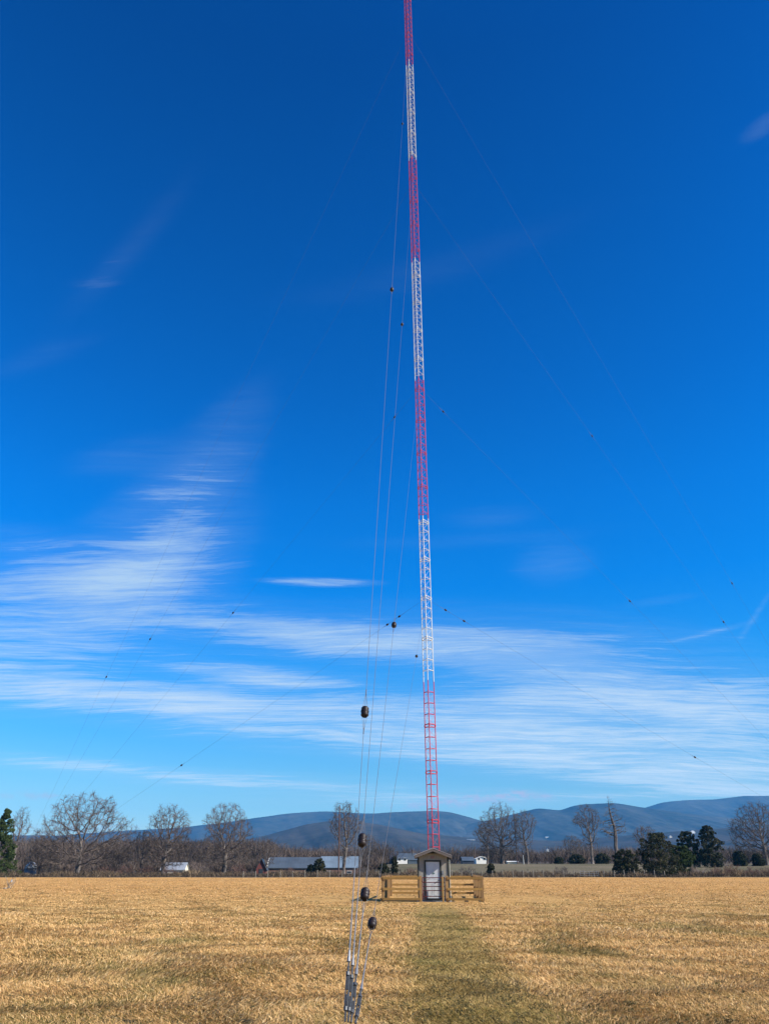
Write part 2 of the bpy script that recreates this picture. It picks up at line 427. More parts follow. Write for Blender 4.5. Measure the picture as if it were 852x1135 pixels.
PUFFS = [(500, 889, 26, 6, 1.0), (545, 884, 30, 6, 1.1), (575, 880, 16, 4, 1.0), (603, 884, 14, 3.5, 1.0),
         (50, 882, 30, 4, 0.6), (12, 882, 12, 3, 0.4), (455, 893, 30, 5, 0.6), (120, 925, 90, 9, 0.8)]
build_world()

def haze():
    m = bpy.data.materials.new('thin_air'); m.use_nodes = True; t = NT(m.node_tree)
    t.n.remove(t.n['Principled BSDF'])
    v = t.node('ShaderNodeVolumePrincipled'); v.inputs['Density'].default_value = HAZE_D
    v.inputs['Color'].default_value = (*HAZE_C, 1); v.inputs['Anisotropy'].default_value = 0.0
    t.l.new(v.outputs[0], t.n['Material Output'].inputs['Volume'])
    b = MB().bx(-11000, 11000, -300, 11500, -3, 790)
    tag(b.build('haze', m), kind='stuff')
HAZE_D = 0.000045; HAZE_C = (0.06, 0.46, 1.0)
haze()

# ------------------------------------------------------------------ land
def make_ground():
    ys = np.concatenate([np.linspace(-40, 160, 60), np.linspace(166, 420, 70), np.geomspace(440, 11000, 50)])
    us = np.linspace(-1, 1, 121)
    V = []
    for y in ys:
        half = 60 + abs(y) * 1.0
        half = min(half, 10500)
        xs = us * half
        zs = ground(xs, np.full_like(xs, y))
        V.append(np.stack([xs, np.full_like(xs, y), zs], 1))
    V = np.concatenate(V); n = len(us)
    i = np.arange(len(ys) - 1)[:, None] * n + np.arange(n - 1)[None, :]
    i = i.ravel()
    Fq = np.stack([i, i + 1, i + n + 1, i + n], 1)
    o = np_mesh('field', V, Fq, M['ground']); o.data.shade_smooth(); tag(o, kind='structure')
make_ground()

from mathutils.bvhtree import BVHTree
RIDGES = []
def stand_on(px, py):
    """the point of the slopes seen at a picture position: a far house stands there"""
    hits = [h for h in (b.ray_cast(Vector((0, 0, EYE)), ray(px, py).normalized())[0] for b in RIDGES) if h is not None]
    return min(hits, key=lambda h: h.y)
def noise1(x, seed, octs=5, base=1.0):
    r = np.zeros_like(x, float); rs = np.random.RandomState(seed)
    for k in range(octs):
        f = base * 2 ** k
        r += (np.sin(x * f + rs.rand() * 6.28) + np.sin(x * f * 1.73 + rs.rand() * 6.28)) / 2 ** (k + 1)
    return r
def ridge(name, prof, Y, depth, m, seed, back=1500, rough=10):
    """a mountain range: crest profile given in picture coordinates of the photo at distance Y"""
    px = np.array([p[0] for p in prof], float); py = np.array([p[1] for p in prof], float)
    xs = np.linspace(X_at(px[0], Y), X_at(px[-1], Y), 420)
    cx = np.array([X_at(p, Y) for p in px]); cz = np.array([Z_at(p, Y) for p in py])
    # smooth interpolation of the crest
    crest = np.interp(xs, cx, cz); k = np.hanning(15); k /= k.sum()
    crest = np.convolve(np.pad(crest, 7, mode='edge'), k, 'valid')
    crest += noise1(xs / Y * 60, seed) * rough * 0.16
    rows = []
    ts = np.concatenate([np.linspace(0, 1, 46), np.linspace(1.1, 2.0, 8)])
    for tt in ts:
        if tt <= 1:   # front slope rises toward the crest, cut by spurs
            prof_h = tt ** 0.8 * (1 - 0.12 * sin(pi * tt))
            sp = noise1(xs / Y * 22 + 1.3 * tt, seed + 3, 5) * 0.085 * sin(pi * min(tt, 1)) 
            h = crest * np.clip(prof_h + sp, 0, 0.97 if tt < 1 else 1)
            if tt < 0.02: h = h * 0 - 2
            y = Y - depth * (1 - tt) + noise1(xs / Y * 30, seed + 9) * depth * 0.06 * (1 - tt)
        else:
            h = crest * (2.0 - tt) ** 0.9; y = Y + back * (tt - 1) + xs * 0
        rows.append(np.stack([xs, y, h], 1))
    n = len(xs); V = np.concatenate(rows)
    i = (np.arange(len(ts) - 1)[:, None] * n + np.arange(n - 1)[None, :]).ravel()
    Fq = np.stack([i, i + 1, i + n + 1, i + n], 1)
    o = np_mesh(name, V, Fq, m); o.data.shade_smooth()
    tag(o, kind='structure'); RIDGES.append(BVHTree.FromPolygons(V.tolist(), Fq.tolist()))
ridge('mountains', [(-150, 925), (0, 926), (60, 926), (130, 921), (200, 917), (250, 911), (290, 905), (320, 901.5), (355, 899), (400, 901.5), (440, 902), (470, 905), (520, 912), (560, 918), (640, 925)],
      8200, 2400, M['mount'], 5)
ridge('mountains', [(300, 925), (360, 915), (400, 903), (440, 900), (480, 898.5), (500, 900), (520, 905), (540, 911), (580, 918), (660, 926)],
      7300, 1800, M['mount'], 11)
ridge('mountains', [(470, 925), (520, 914), (545, 909), (570, 903), (588, 899), (602, 895.5), (614, 897), (627, 898.5), (640, 894), (655, 891), (690, 890), (715, 894), (735, 897), (760, 900), (800, 905), (860, 910), (1000, 920)],
      7000, 2000, M['mount'], 21)
ridge('mountains', [(640, 912), (700, 902), (727, 894.5), (745, 889), (770, 887), (805, 886), (825, 884), (840, 882), (870, 882), (950, 888), (1150, 900)],
      9000, 2300, M['mount'], 31)
ridge('foothills', [(230, 936), (290, 927), (340, 913), (380, 908), (420, 914), (470, 924), (540, 930), (620, 932), (700, 926), (760, 921), (810, 918), (870, 918), (1000, 922), (1100, 928)],
      4300, 1500, M['foot'], 41, 700, 5)

# ------------------------------------------------------------------ radio mast enclosure frame
PHI = math.atan2(X_at(481, 46.7), 46.7)
def E(a, b, z=0.0):
    """a metres right of, b metres behind the middle of the enclosure front, z up"""
    r0 = 46.7
    return Vector(((r0 + b) * sin(PHI) + a * cos(PHI), (r0 + b) * cos(PHI) - a * sin(PHI), z))
RZ = -PHI

TB = 3.5           # tower sits this far behind the enclosure front
TD = 46.7 + TB
def tower_h(py):
    d = ray(481, py); hor = math.hypot(d.y, 0)
    return EYE + TD * cos(PHI) * d.z / d.y
def make_tower():
    root = empty('radio_mast', E(0, TB), RZ, 'tall guyed lattice mast painted in red and white bands rising behind the shed', 'radio mast')
    bounds = [0.62] + [tower_h(p) for p in (755, 574, 420, 289, 176, 70)] + [tower_h(70) + 11.9]
    fw = 0.66; rr = fw / math.sqrt(3)
    angs = [R(-90) + R(-5) + k * 2 * pi / 3 for k in range(3)]
    L = [Vector((rr * cos(a), rr * sin(a), 0)) for a in angs]
    sec = 2.83; off = tower_h(856) % sec; sub = 4
    for i in range(7):
        z0, z1 = bounds[i], bounds[i + 1]
        mb = MB()
        for p in L: mb.tube((p.x, p.y, z0), (p.x, p.y, z1), 0.027, n=8)
        k0 = int((z0 - off) / (sec / sub)) - 2
        z = off + k0 * sec / sub; k = k0
        while z < z1:
            if z > z0 + 0.02:
                join = (k % sub == 0)
                for a in range(3):
                    p, q = L[a], L[(a + 1) % 3]
                    if join:
                        for dz in (-0.085, 0.085):
                            if z0 < z + dz < z1: mb.tube((p.x, p.y, z + dz), (q.x, q.y, z + dz), 0.019, n=6)
                    else: mb.tube((p.x, p.y, z), (q.x, q.y, z), 0.017, n=6)
                if join:
                    for p in L: mb.tube((p.x, p.y, max(z0, z - 0.05)), (p.x, p.y, min(z1, z + 0.05)), 0.05, n=8)
            zn = z + sec / sub
            if z > z0 + 0.02 and zn < z1:
                for a in range(3):
                    p, q = L[a], L[(a + 1) % 3]
                    mb.tube((p.x, p.y, z + 0.03), (q.x, q.y, zn - 0.03), 0.0055, n=4)
            z = zn; k += 1
        mb.build('red_section' if i % 2 == 0 else 'white_section', M['red'] if i % 2 == 0 else M['white'], root)
    # base insulator on a concrete pier, hidden behind the shed
    MB().lathe((0, 0, 0.3), (0, 0, 1), [(0, .10), (.04, .13), (.08, .10), (.12, .13), (.16, .10), (.20, .13), (.24, .10), (.27, .08)]).build('base_insulator', M['porcelain'], root, smooth=True)
    MB().tube((0, 0, .57), (0, 0, .62), .46, .46, n=6).build('base_plate', M['galv'], root)
    MB().bx(-.45, .45, -.45, .45, -.1, .3).build('concrete_pier', M['concrete'], root, bevel=.02)
    top = bounds[-1]
    MB().lathe((0, 0, top + .03), (0, 0, 1), [(0, .12), (.05, .15), (.3, .15), (.38, .10), (.42, .03)]).build('beacon', M['red'], root, smooth=True)
    return bounds
BOUNDS = make_tower()

# ------------------------------------------------------------------ guy wires
def strain_insulator(mb, c, axis, s):
    d = Vector(axis).normalized(); a = Vector(c) - d * (0.075 * s)
    prof = [(0, .018), (.008, .036), (.028, .050), (.044, .047), (.056, .034), (.066, .050), (.086, .052), (.096, .034), (.108, .046), (.126, .048), (.142, .036), (.150, .018)]
    mb.lathe(a, d, [(t * s, r * s) for t, r in prof], n=12)
def solve_t(P0, P1, py):
    lo, hi = 0.0, 1.0
    up = proj(P1)[1] < proj(P0)[1]
    for _ in range(50):
        m = (lo + hi) / 2
        y = proj(P0 + (P1 - P0) * m)[1]
        if (y > py) == up: lo = m
        else: hi = m
    return (lo + hi) / 2
def guy(P0, P1, ins, label, group, r=0.006, near=False, size=1.0, tb=0.5):
    """P0 anchor end, P1 mast end; ins = heights in the photo of the strain insulators"""
    root = empty('guy_wire', P0, 0, label, 'guy wire', group)
    d = (P1 - P0); Ln = d.length; u = d.normalized(); O = Vector((0, 0, 0))
    side = u.cross(Vector((0, 0, 1))).normalized()
    ts = sorted(solve_t(P0, P1, py) * Ln for py in ins)
    cb = MB(); start = tb + 0.10
    pts = [start] + [x for t_ in ts for x in (t_ - .11 * size, t_ + .11 * size)] + [Ln]
    for a, b in zip(pts[::2], pts[1::2]):
        nseg = max(1, int((b - a) / 6))
        for k in range(nseg):
            s0 = a + (b - a) * k / nseg; s1 = a + (b - a) * (k + 1) / nseg
            sg = lambda s: O + u * s - Vector((0, 0, 1)) * (0.10 * Ln / 60 * 4 * (s / Ln) * (1 - s / Ln))
            cb.tube(sg(s0), sg(s1), r, n=5)
    cb.build('cable', M['cable' if near else 'far_cable'], root)
    for t_ in ts:
        drop = Vector((0, 0, 1)) * (0.10 * Ln / 60 * 4 * (t_ / Ln) * (1 - t_ / Ln))
        im = MB(); strain_insulator(im, O + u * t_ - drop, u, size)
        io = im.build('insulator', M['porcelain'], root, smooth=True)
        fm = MB()
        for sgn in (-1, 1):
            c = O + u * (t_ + sgn * .075 * size) - drop; e = O + u * (t_ + sgn * .30 * size) - drop
            for q in (-1, 1):
                fm.tube(c + side * (q * .036 * size) - u * (sgn * .05 * size), e, r * .8, n=5)
            fm.tube(e - u * .03, e + u * .05, r * 2.2, n=6)
        fm.build('cable_loop', M['cable'], io)
    # turnbuckle at the anchor end
    tm = MB()
    a0 = 0.03
    tm.tube(u * a0, u * (a0 + .10), .009, n=6)
    for q in (-1, 1): tm.tube(u * (a0 + .10) + side * (q * .013), u * (a0 + tb - .10) + side * (q * .013), .006, n=6)
    tm.tube(u * (a0 + .09), u * (a0 + .12), .020, n=8); tm.tube(u * (a0 + tb - .12), u * (a0 + tb - .09), .020, n=8)
    tm.tube(u * (a0 + .12), u * (a0 + .22), .008, n=6); tm.tube(u * (a0 + tb - .24), u * (a0 + tb), .008, n=6)
    tm.build('turnbuckle', M['turnbuckle'], root)
    # dead end grips and thimble
    gm = MB(); gm.tube(u * (a0 + tb), u * (a0 + tb + .10), .017, .010, n=8)
    if near: gm.tube(u * (start + .02), u * (start + .85), r * 2.6, r * 1.3, n=6)
    gm.build('grip', M['galv'], root)
    return root

HT = [tower_h(p) for p in (665, 432, 205, 38)]
def mast_pt(h, dirv):
    c = E(0, TB, h); d = Vector((dirv.x, dirv.y, 0)).normalized(); return c + d * 0.33
ORD = ['lowest', 'second', 'third', 'top']
WH = ['lower white band', 'middle red band', 'upper white band', 'topmost red band']
# near anchor
for i, (px, ins) in enumerate([(393.5, [1022, 725]), (388.6, [990, 690]), (385.5, [930, 357]), (382.0, [787, 318, 135])]):
    P0 = at(px, 1137, 8.0 + 0.02 * i)
    P1 = mast_pt(HT[i], Vector((-0.1, -1, 0)))
    guy(P0, P1, ins, 'guy wire from the near anchor in the foreground up to the %s' % WH[i], 'guy wires of the near anchor', 0.0028, True, 1.0)
# left anchor
AL = at(12, 984, 78); AL.z = 0.75
for i, ins in enumerate([[847, 692, 683], [678, 462], [707], [749]]):
    P1 = mast_pt(HT[i], AL - E(0, TB))
    guy(AL + Vector((0, 0, .07 * i)), P1, ins, 'thin guy wire from the %s down to the far left anchor' % WH[i], 'guy wires of the far left anchor', 0.0046, False, 1.3)
AR = Vector((X_at(1000, 74), 74, .75))
for i, ins in enumerate([[838, 688, 676], [665, 456], [688, 482], [645]]):
    P1 = mast_pt(HT[i], AR - E(0, TB))
    guy(AR + Vector((0, 0, .07 * i)), P1, ins, 'thin guy wire from the %s down past the right edge' % WH[i], 'guy wires of the right anchor', 0.0046, False, 1.3)
def anchor(p, toward, label, s=1.0):
    d = Vector((toward.x - p.x, toward.y - p.y, 0)).normalized(); rz = math.atan2(d.y, d.x)
    root = empty('guy_anchor', (p.x, p.y, 0), rz, label, 'anchor', 'ground anchors of the mast')
    # local x points to the mast
    m = MB(); m.tube((-.75 * s, 0, -.15), (-.03, 0, p.z - .02), .022 * s, n=8); m.build('rod', M['galv'], root)
    m = MB(); m.box((-.01, 0, p.z - .11), (.02, .16, .22)); m.build('head_plate', M['galv'], root, bevel=.004)
    m = MB(); m.bx(-.95 * s, -.55 * s, -.2, .2, -.1, .06); m.build('footing', M['concrete'], root, bevel=.01)
    return root
pn = at(387, 1137, 8.0); anchor(Vector((pn.x, pn.y - .03, pn.z)), E(0, TB), 'galvanized ground anchor with steel head plate just below the frame', 1)
al = anchor(AL, E(0, TB), 'small pale ground anchor out in the field at far left')
m = MB()
for k in range(7):
    rnd = random.Random(k); a = rnd.uniform(0, 6.28)
    m.tube((-.3 + rnd.uniform(-.2, .2), rnd.uniform(-.2, .2), 0), (-.3 + .5 * cos(a), .5 * sin(a), rnd.uniform(.5, 1.1)), .03, .015, n=4)
m.build('marker_guard', M['post'], al)
anchor(AR, E(0, TB), 'ground anchor out of the frame at right')

# ------------------------------------------------------------------ timber enclosure, gate, shed
def rail_run(root, p, q, zs, posts, dz=0.12, th=0.04, side=1):
    p = Vector(p); q = Vector(q); d = (q - p); Ln = d.length; a = math.atan2(d.y, d.x)
    rot = Matrix.Rotation(a, 3, 'Z')
    for z in zs:
        mb = MB(); mb.box((0, 0, 0), (Ln, th, dz))
        o = mb.build('rail', M['lumber'], root, bevel=.004)
        nrm = rot @ Vector((0, side * (.075 + th / 2 + .002), 0)); c = (p + q) / 2 + nrm
        o.location = (c.x, c.y, z); o.rotation_euler = (0, R(random.Random(z * 99 + Ln).uniform(-.25, .25)), a)
    for f in posts:
        c = p + d * f
        o = MB().bx(-.075, .075, -.075, .075, -.1, 1.27).build('post', M['lumber_post'], root, bevel=.006)
        o.location = (c.x, c.y, 0); o.rotation_euler = (0, 0, a)
ZS = (1.15, 0.62, 0.13)
W0, W1, G0, G1, DP = -2.82, 2.55, -0.78, 0.66, 8.6
fence = empty('timber_fence', E(0, 0), RZ, 'square of golden brown timber rails and posts round the mast and shed', 'fence')
rail_run(fence, (W0, 0, 0), (G0, 0, 0), ZS, (0, 1), side=-1)
rail_run(fence, (G1, 0, 0), (W1, 0, 0), ZS, (0, 1), side=-1)
rail_run(fence, (W0, DP, 0), (W1, DP, 0), (1.16, .70, .22), (0, .5, 1), side=1)
rail_run(fence, (W0, 0.1, 0), (W0, DP - .1, 0), ZS, (.33, .66), side=1)
rail_run(fence, (W1, 0.1, 0), (W1, DP - .1, 0), ZS, (.33, .66), side=-1)

gate = empty('metal_gate', E(0, 0), RZ, 'dark red tubular farm gate between two timber posts in front of the white door', 'gate')
ga, gb = G0 + .12, G1 - .12
for gx_ in (ga, gb): MB().tube((gx_, 0, .12), (gx_, 0, 1.2), .024, n=8).build('stile', M['gate'], gate)
for z in (.26, .55, .75, .95, 1.18):
    MB().tube((ga, 0, z), (gb, 0, z), .020, n=8).build('bar', M['gate'], gate)
MB().tube((ga + .16, 0, .12), (ga + .16, 0, .5), .014, n=6).build('brace', M['gate'], gate)
MB().tube((ga + .02, -.015, .95), (ga + .45, -.015, 1.17), .010, n=6).build('brace', M['gate'], gate)
for z in (.35, 1.0): MB().tube((ga - .05, 0, z - .04), (ga - .05, 0, z + .04), .02, n=8).bx(ga - .05, ga, -.012, .012, z - .02, z + .02).build('hinge', M['hinge'], gate)
MB().path([(gb, -.03, .85), (gb + .04, -.09, .80), (gb + .10, -.09, .82)], .008, n=6).build('latch_chain', M['galv'], gate)
st = MB().bx(-.045, .045, -.045, .045, -.1, 1.22).build('fence_post', M['lumber'], None, E(.44, -.14 + .02), RZ, bevel=.004)
tag(st, 'slim greenish timber post standing right of the gate', 'post')

SW0, SW1, SB0, SB1 = -0.90, 0.80, 0.42, 2.45    # shed walls
shed = empty('equipment_shed', E(0, 0), RZ, 'little grey plywood gabled shed with a white door below the mast', 'shed')
mid = (SW0 + SW1) / 2; EH, AH = 2.30, 2.60
OH = 0.37
wl = MB()
dx0, dx1, dz0, dz1 = -.50, .34, .13, 2.02
T = .06
wl.bx(SW0, dx0, SB0, SB0 + T, 0, EH); wl.bx(dx1, SW1, SB0, SB0 + T, 0, EH); wl.bx(dx0, dx1, SB0, SB0 + T, dz1, EH); wl.bx(dx0, dx1, SB0, SB0 + T, 0, dz0)
wl.prism([(SW0, EH), (SW1, EH), (mid, AH)], SB0, SB0 + T)
wl.prism([(SW0, EH), (SW1, EH), (mid, AH)], SB1 - T, SB1)
wl.bx(SW0, SW1, SB1 - T, SB1, 0, EH); wl.bx(SW0, SW0 + T, SB0 + T, SB1 - T, 0, EH); wl.bx(SW1 - T, SW1, SB0 + T, SB1 - T, 0, EH)
wl.build('wall', M['siding'], shed)
# corner boards
for x in (SW0, SW1):
    s_ = -1 if x < 0 else 1
    MB().bx(x - .07 if s_ > 0 else x - .012, x + .012 if s_ > 0 else x + .06, SB0 - .022, SB0 - .002, 0.02, EH - .01).build('corner_trim', M['trim'], shed)
    MB().bx(x + (.002 if s_ > 0 else -.022), x + (.022 if s_ > 0 else -.002), SB0 - .02, SB0 + .09, 0.02, EH - .06).build('corner_trim', M['trim'], shed)
door = MB().bx(dx0 + .045, dx1 - .045, SB0 + .012, SB0 + .055, dz0 + .03, dz1 - .045).build('door', M['door'], shed, bevel=.004)
pm = MB()
for (x0, x1, z0, z1) in ((-.38, -.12, 1.10, 1.82), (-.04, .22, 1.10, 1.82), (-.38, -.12, .30, .95), (-.04, .22, .30, .95)):
    for (a, b, c, d) in ((x0, x1, z0, z0 + .02), (x0, x1, z1 - .02, z1), (x0, x0 + .02, z0 + .02, z1 - .02), (x1 - .02, x1, z0 + .02, z1 - .02)):
        pm.bx(a, b, SB0 + .005, SB0 + .013, c, d)
pm.build('panel_moulding', M['door'], door)
MB().lathe((dx1 - .11, SB0 + .012, 1.05), (0, -1, 0), [(0, .03), (.008, .03), (.02, .012), (.045, .012), (.05, .028), (.075, .026), (.082, .012)]).build('handle', M['hinge'], door, smooth=True)
MB().bx(-.12, .02, SB0 + .0, SB0 + .004, 1.36, 1.43).build('notice', M['sign_teal'], door)
fr = MB().bx(dx0 - .05, dx0 + .045, SB0 - .02, SB0 + .04, dz0, dz1 + .04).bx(dx1 - .045, dx1 + .05, SB0 - .02, SB0 + .04, dz0, dz1 + .04).bx(dx0 + .045, dx1 - .045, SB0 - .02, SB0 + .04, dz1 - .045, dz1 + .04)
fr.build('door_frame', M['trim'], shed)
MB().bx(dx0, dx1, SB0 - .06, SB0 + .02, dz0 - .03, dz0 + .03).build('threshold', M['hinge'], shed)
MB().bx(-.20, .02, SB0 - .012, SB0 - .002, 2.14, 2.26).build('plate', M['sign_red'], shed)
MB().prism([(mid - .30, 2.40), (mid + .30, 2.40), (mid, 2.54)], SB0 - .03, SB0 - .004).build('gable_vent', M['black'], shed)
# roof: two pitched slabs with fascia, shingles and drip edge
rise = (AH - EH) / (SW1 - mid); ov = .16
roof = MB()
for s_ in (-1, 1):
    def pt(u, lift): return (mid + s_ * u, AH - rise * u + lift)
    e = (SW1 - mid) + ov
    roof.prism([pt(0, .01), pt(e, .01), pt(e, .035), pt(0, .035)][::s_], SB0 - OH, SB1 + .2)
rf = roof.build('roof', M['trim'], shed)
sh_ = MB(); fa = MB(); dr = MB()
for s_ in (-1, 1):
    e = (SW1 - mid) + ov
    sh_.prism([pt2 for pt2 in [(mid, AH + .037), (mid + s_ * (e + .03), AH - rise * (e + .03) + .037), (mid + s_ * (e + .03), AH - rise * (e + .03) + .055), (mid, AH + .055)]][::s_], SB0 - OH - .03, SB1 + .23)
    fa.prism([(mid, AH - .10), (mid + s_ * e, AH - rise * e - .10), (mid + s_ * e, AH - rise * e + .03), (mid, AH + .03)][::s_], SB0 - OH - .024, SB0 - OH - .002)
    fa.prism([(mid, AH - .10), (mid + s_ * e, AH - rise * e - .10), (mid + s_ * e, AH - rise * e + .03), (mid, AH + .03)][::s_], SB1 + .202, SB1 + .224)
    x = mid + s_ * (e + .012); fa.bx(x - .011, x + .011, SB0 - OH, SB1 + .2, AH - rise * e - .09, AH - rise * e + .012)
    dr.prism([(mid, AH + .057), (mid + s_ * (e + .035), AH - rise * (e + .035) + .057), (mid + s_ * (e + .035), AH - rise * (e + .035) + .072), (mid, AH + .072)][::s_], SB0 - OH - .034, SB0 - OH + .04)
sh_.build('shingles', M['shingle'], rf); fa.build('fascia', M['fascia'], rf); dr.build('drip_edge', M['drip'], rf)
MB().bx(dx1 + .07, dx1 + .17, SB0 - .05, SB0 - .003, 1.35, 1.52).build('switch_box', M['galv'], shed, bevel=.005)
MB().tube((SW1 + .06, SB0 + .25, 0), (SW1 + .06, SB0 + .25, 2.1), .014, n=8).build('conduit', M['conduit'], shed)
MB().bx(SW0 - .1, SW1 + .1, SB0 - .12, SB1 + .1, -.05, .018).build('slab', M['concrete'], shed)

# ------------------------------------------------------------------ bare trees
from mathutils.kdtree import KDTree
def bare_tree(px, py_base, py_top, half_px, Y, seed, label, tm='bark', cm='twig', form='round', dens=1.0, group='bare winter trees'):
    """one leafless tree grown by space colonisation: trunk with main limbs, and a crown of branches and twigs"""
    rnd = random.Random(seed)
    x = X_at(px, Y); z0 = gz(x, Y) - 0.1
    H = Z_at(py_top, Y) - z0; W = half_px * Y / 940.0
    root = empty('bare_tree', (x, Y, z0), 0, label, 'tree', group)
    lo = {'round': .13, 'tall': .20, 'snag': .34}[form]
    nA = int({'round': 1500, 'tall': 850, 'snag': 300}[form] * dens)
    lob = [(rnd.uniform(0, 6.28), rnd.uniform(-.2, 1.0), rnd.uniform(.12, .34)) for _ in range(12)]
    aa, asy = rnd.uniform(0, 6.28), rnd.uniform(.08, .30); A = []
    while len(A) < nA:
        ux, uy, uz = rnd.uniform(-1, 1), rnd.uniform(-1, 1), rnd.uniform(0, 1)
        r = math.hypot(ux, uy); an = math.atan2(uy, ux)
        if form == 'round': R_ = math.sqrt(max(0, 1 - ((uz - .38) / .63) ** 2))
        elif form == 'tall': R_ = (.28 + .75 * uz) if uz < .6 else math.sqrt(max(0, 1 - ((uz - .55) / .46) ** 2)) * .78
        else: R_ = max(.14, 1.05 * (1 - uz) ** .9) if uz > .1 else .5
        R_ *= 1 + asy * cos(an - aa) * (1 if uz < .7 else .4)
        for (la, lz, lw) in lob:     # bays in the outline
            dd = abs((an - la + pi) % (2 * pi) - pi) / .7 + abs(uz - lz) / .25
            if dd < 1: R_ *= 1 - lw * (1 - dd) * 1.6
        if r > R_ or rnd.random() > .35 + .65 * (r / max(R_, .01)): continue
        A.append(Vector((ux * W, uy * W, (lo + (1 - lo) * uz) * H)))
    step = H / 42.0; kill = step * 1.5; infl = H * .30
    # trunk
    N = [Vector((0, 0, 0))]; par = [-1]; d = Vector((rnd.gauss(0, .03), rnd.gauss(0, .03), 1))
    tl = {'round': .28, 'tall': .36, 'snag': .90}[form] * H
    while N[-1].z < tl:
        j = .05 if form != 'snag' else .075
        d = (d + Vector((rnd.gauss(0, j), rnd.gauss(0, j), .16))).normalized()
        par.append(len(N) - 1); N.append(N[-1] + d * step)
    alive = A
    kids = [0] * len(N)
    for it in range(70):
        kd = KDTree(len(N))
        for i, p in enumerate(N): kd.insert(p, i)
        kd.balance()
        g = {}; nxt = []
        for a_ in alive:
            co_, i, dist = kd.find(a_)
            if dist < kill: continue
            nxt.append(a_)
            if dist < infl or it < 3: g.setdefault(i, []).append((a_ - N[i]).normalized())
        alive = nxt
        if not g: break
        for i, v in g.items():
            if kids[i] > 3: continue
            s_ = Vector((0, 0, 0))
            for q in v: s_ += q
            base_d = (N[i] - N[par[i]]).normalized() if par[i] >= 0 else Vector((0, 0, 1))
            s_ = s_.normalized() * .8 + base_d * .45 + Vector((rnd.gauss(0, .15), rnd.gauss(0, .15), rnd.gauss(.02, .12)))
            if s_.length < .01: continue
            par.append(i); N.append(N[i] + s_.normalized() * step); kids.append(0); kids[i] += 1
    n = len(N); tipr = .0145 * (H / 16) ** .5
    acc = [0.0] * n; ch = [0] * n
    E_ = 2.15
    for i in range(n - 1, 0, -1):
        if ch[i] == 0: acc[i] = tipr ** E_
        acc[par[i]] += acc[i]; ch[par[i]] += 1
    rad = [max(tipr, a_ ** (1 / E_)) for a_ in acc]
    R0 = H * {'round': .031, 'tall': .023, 'snag': .027}[form]; sc = R0 / rad[1]
    rad = [max(tipr * 1.3, r * (sc if r > .05 else 1 + (sc - 1) * r / .05)) for r in rad]
    rad[0] = rad[1] * 1.5
    tr, cr = MB(), MB()
    thr = R0 * .30
    for i in range(1, n):
        p = par[i]; r1 = rad[i]; r0 = min(rad[p], r1 * 1.35) if p > 0 else rad[0]
        (tr if r1 > thr else cr).tube(N[p], N[i], r0, r1, n=7 if r1 > thr else 4 if r1 > .05 else 3, caps=False)
        if r1 < R0 * .16:
            dr = (N[i] - N[p]).normalized()
            for b in range(3 if ch[i] else 5):
                if form == 'snag' and rnd.random() < .4: continue
                nd = (dr * .8 + Vector((rnd.gauss(0, .55), rnd.gauss(0, .55), rnd.gauss(.12, .45)))).normalized()
                ln = rnd.uniform(.5, 1.25) * H / 17
                st_ = N[p].lerp(N[i], rnd.random()); m_ = st_ + nd * ln * .5
                nd2 = (nd + Vector((rnd.gauss(0, .3), rnd.gauss(0, .3), rnd.gauss(.1, .3)))).normalized()
                cr.tube(st_, m_, tipr * 1.15, tipr * .9, n=3, caps=False); cr.tube(m_, m_ + nd2 * ln * .5, tipr * .9, tipr * .5, n=3, caps=False)
                nd3 = (nd + Vector((rnd.gauss(0, .7), rnd.gauss(0, .7), rnd.gauss(.1, .5)))).normalized()
                cr.tube(m_, m_ + nd3 * ln * .45, tipr * .85, tipr * .5, n=3, caps=False)
    tr.build('trunk', M[tm], root); cr.build('crown', M[cm], root)
    return root

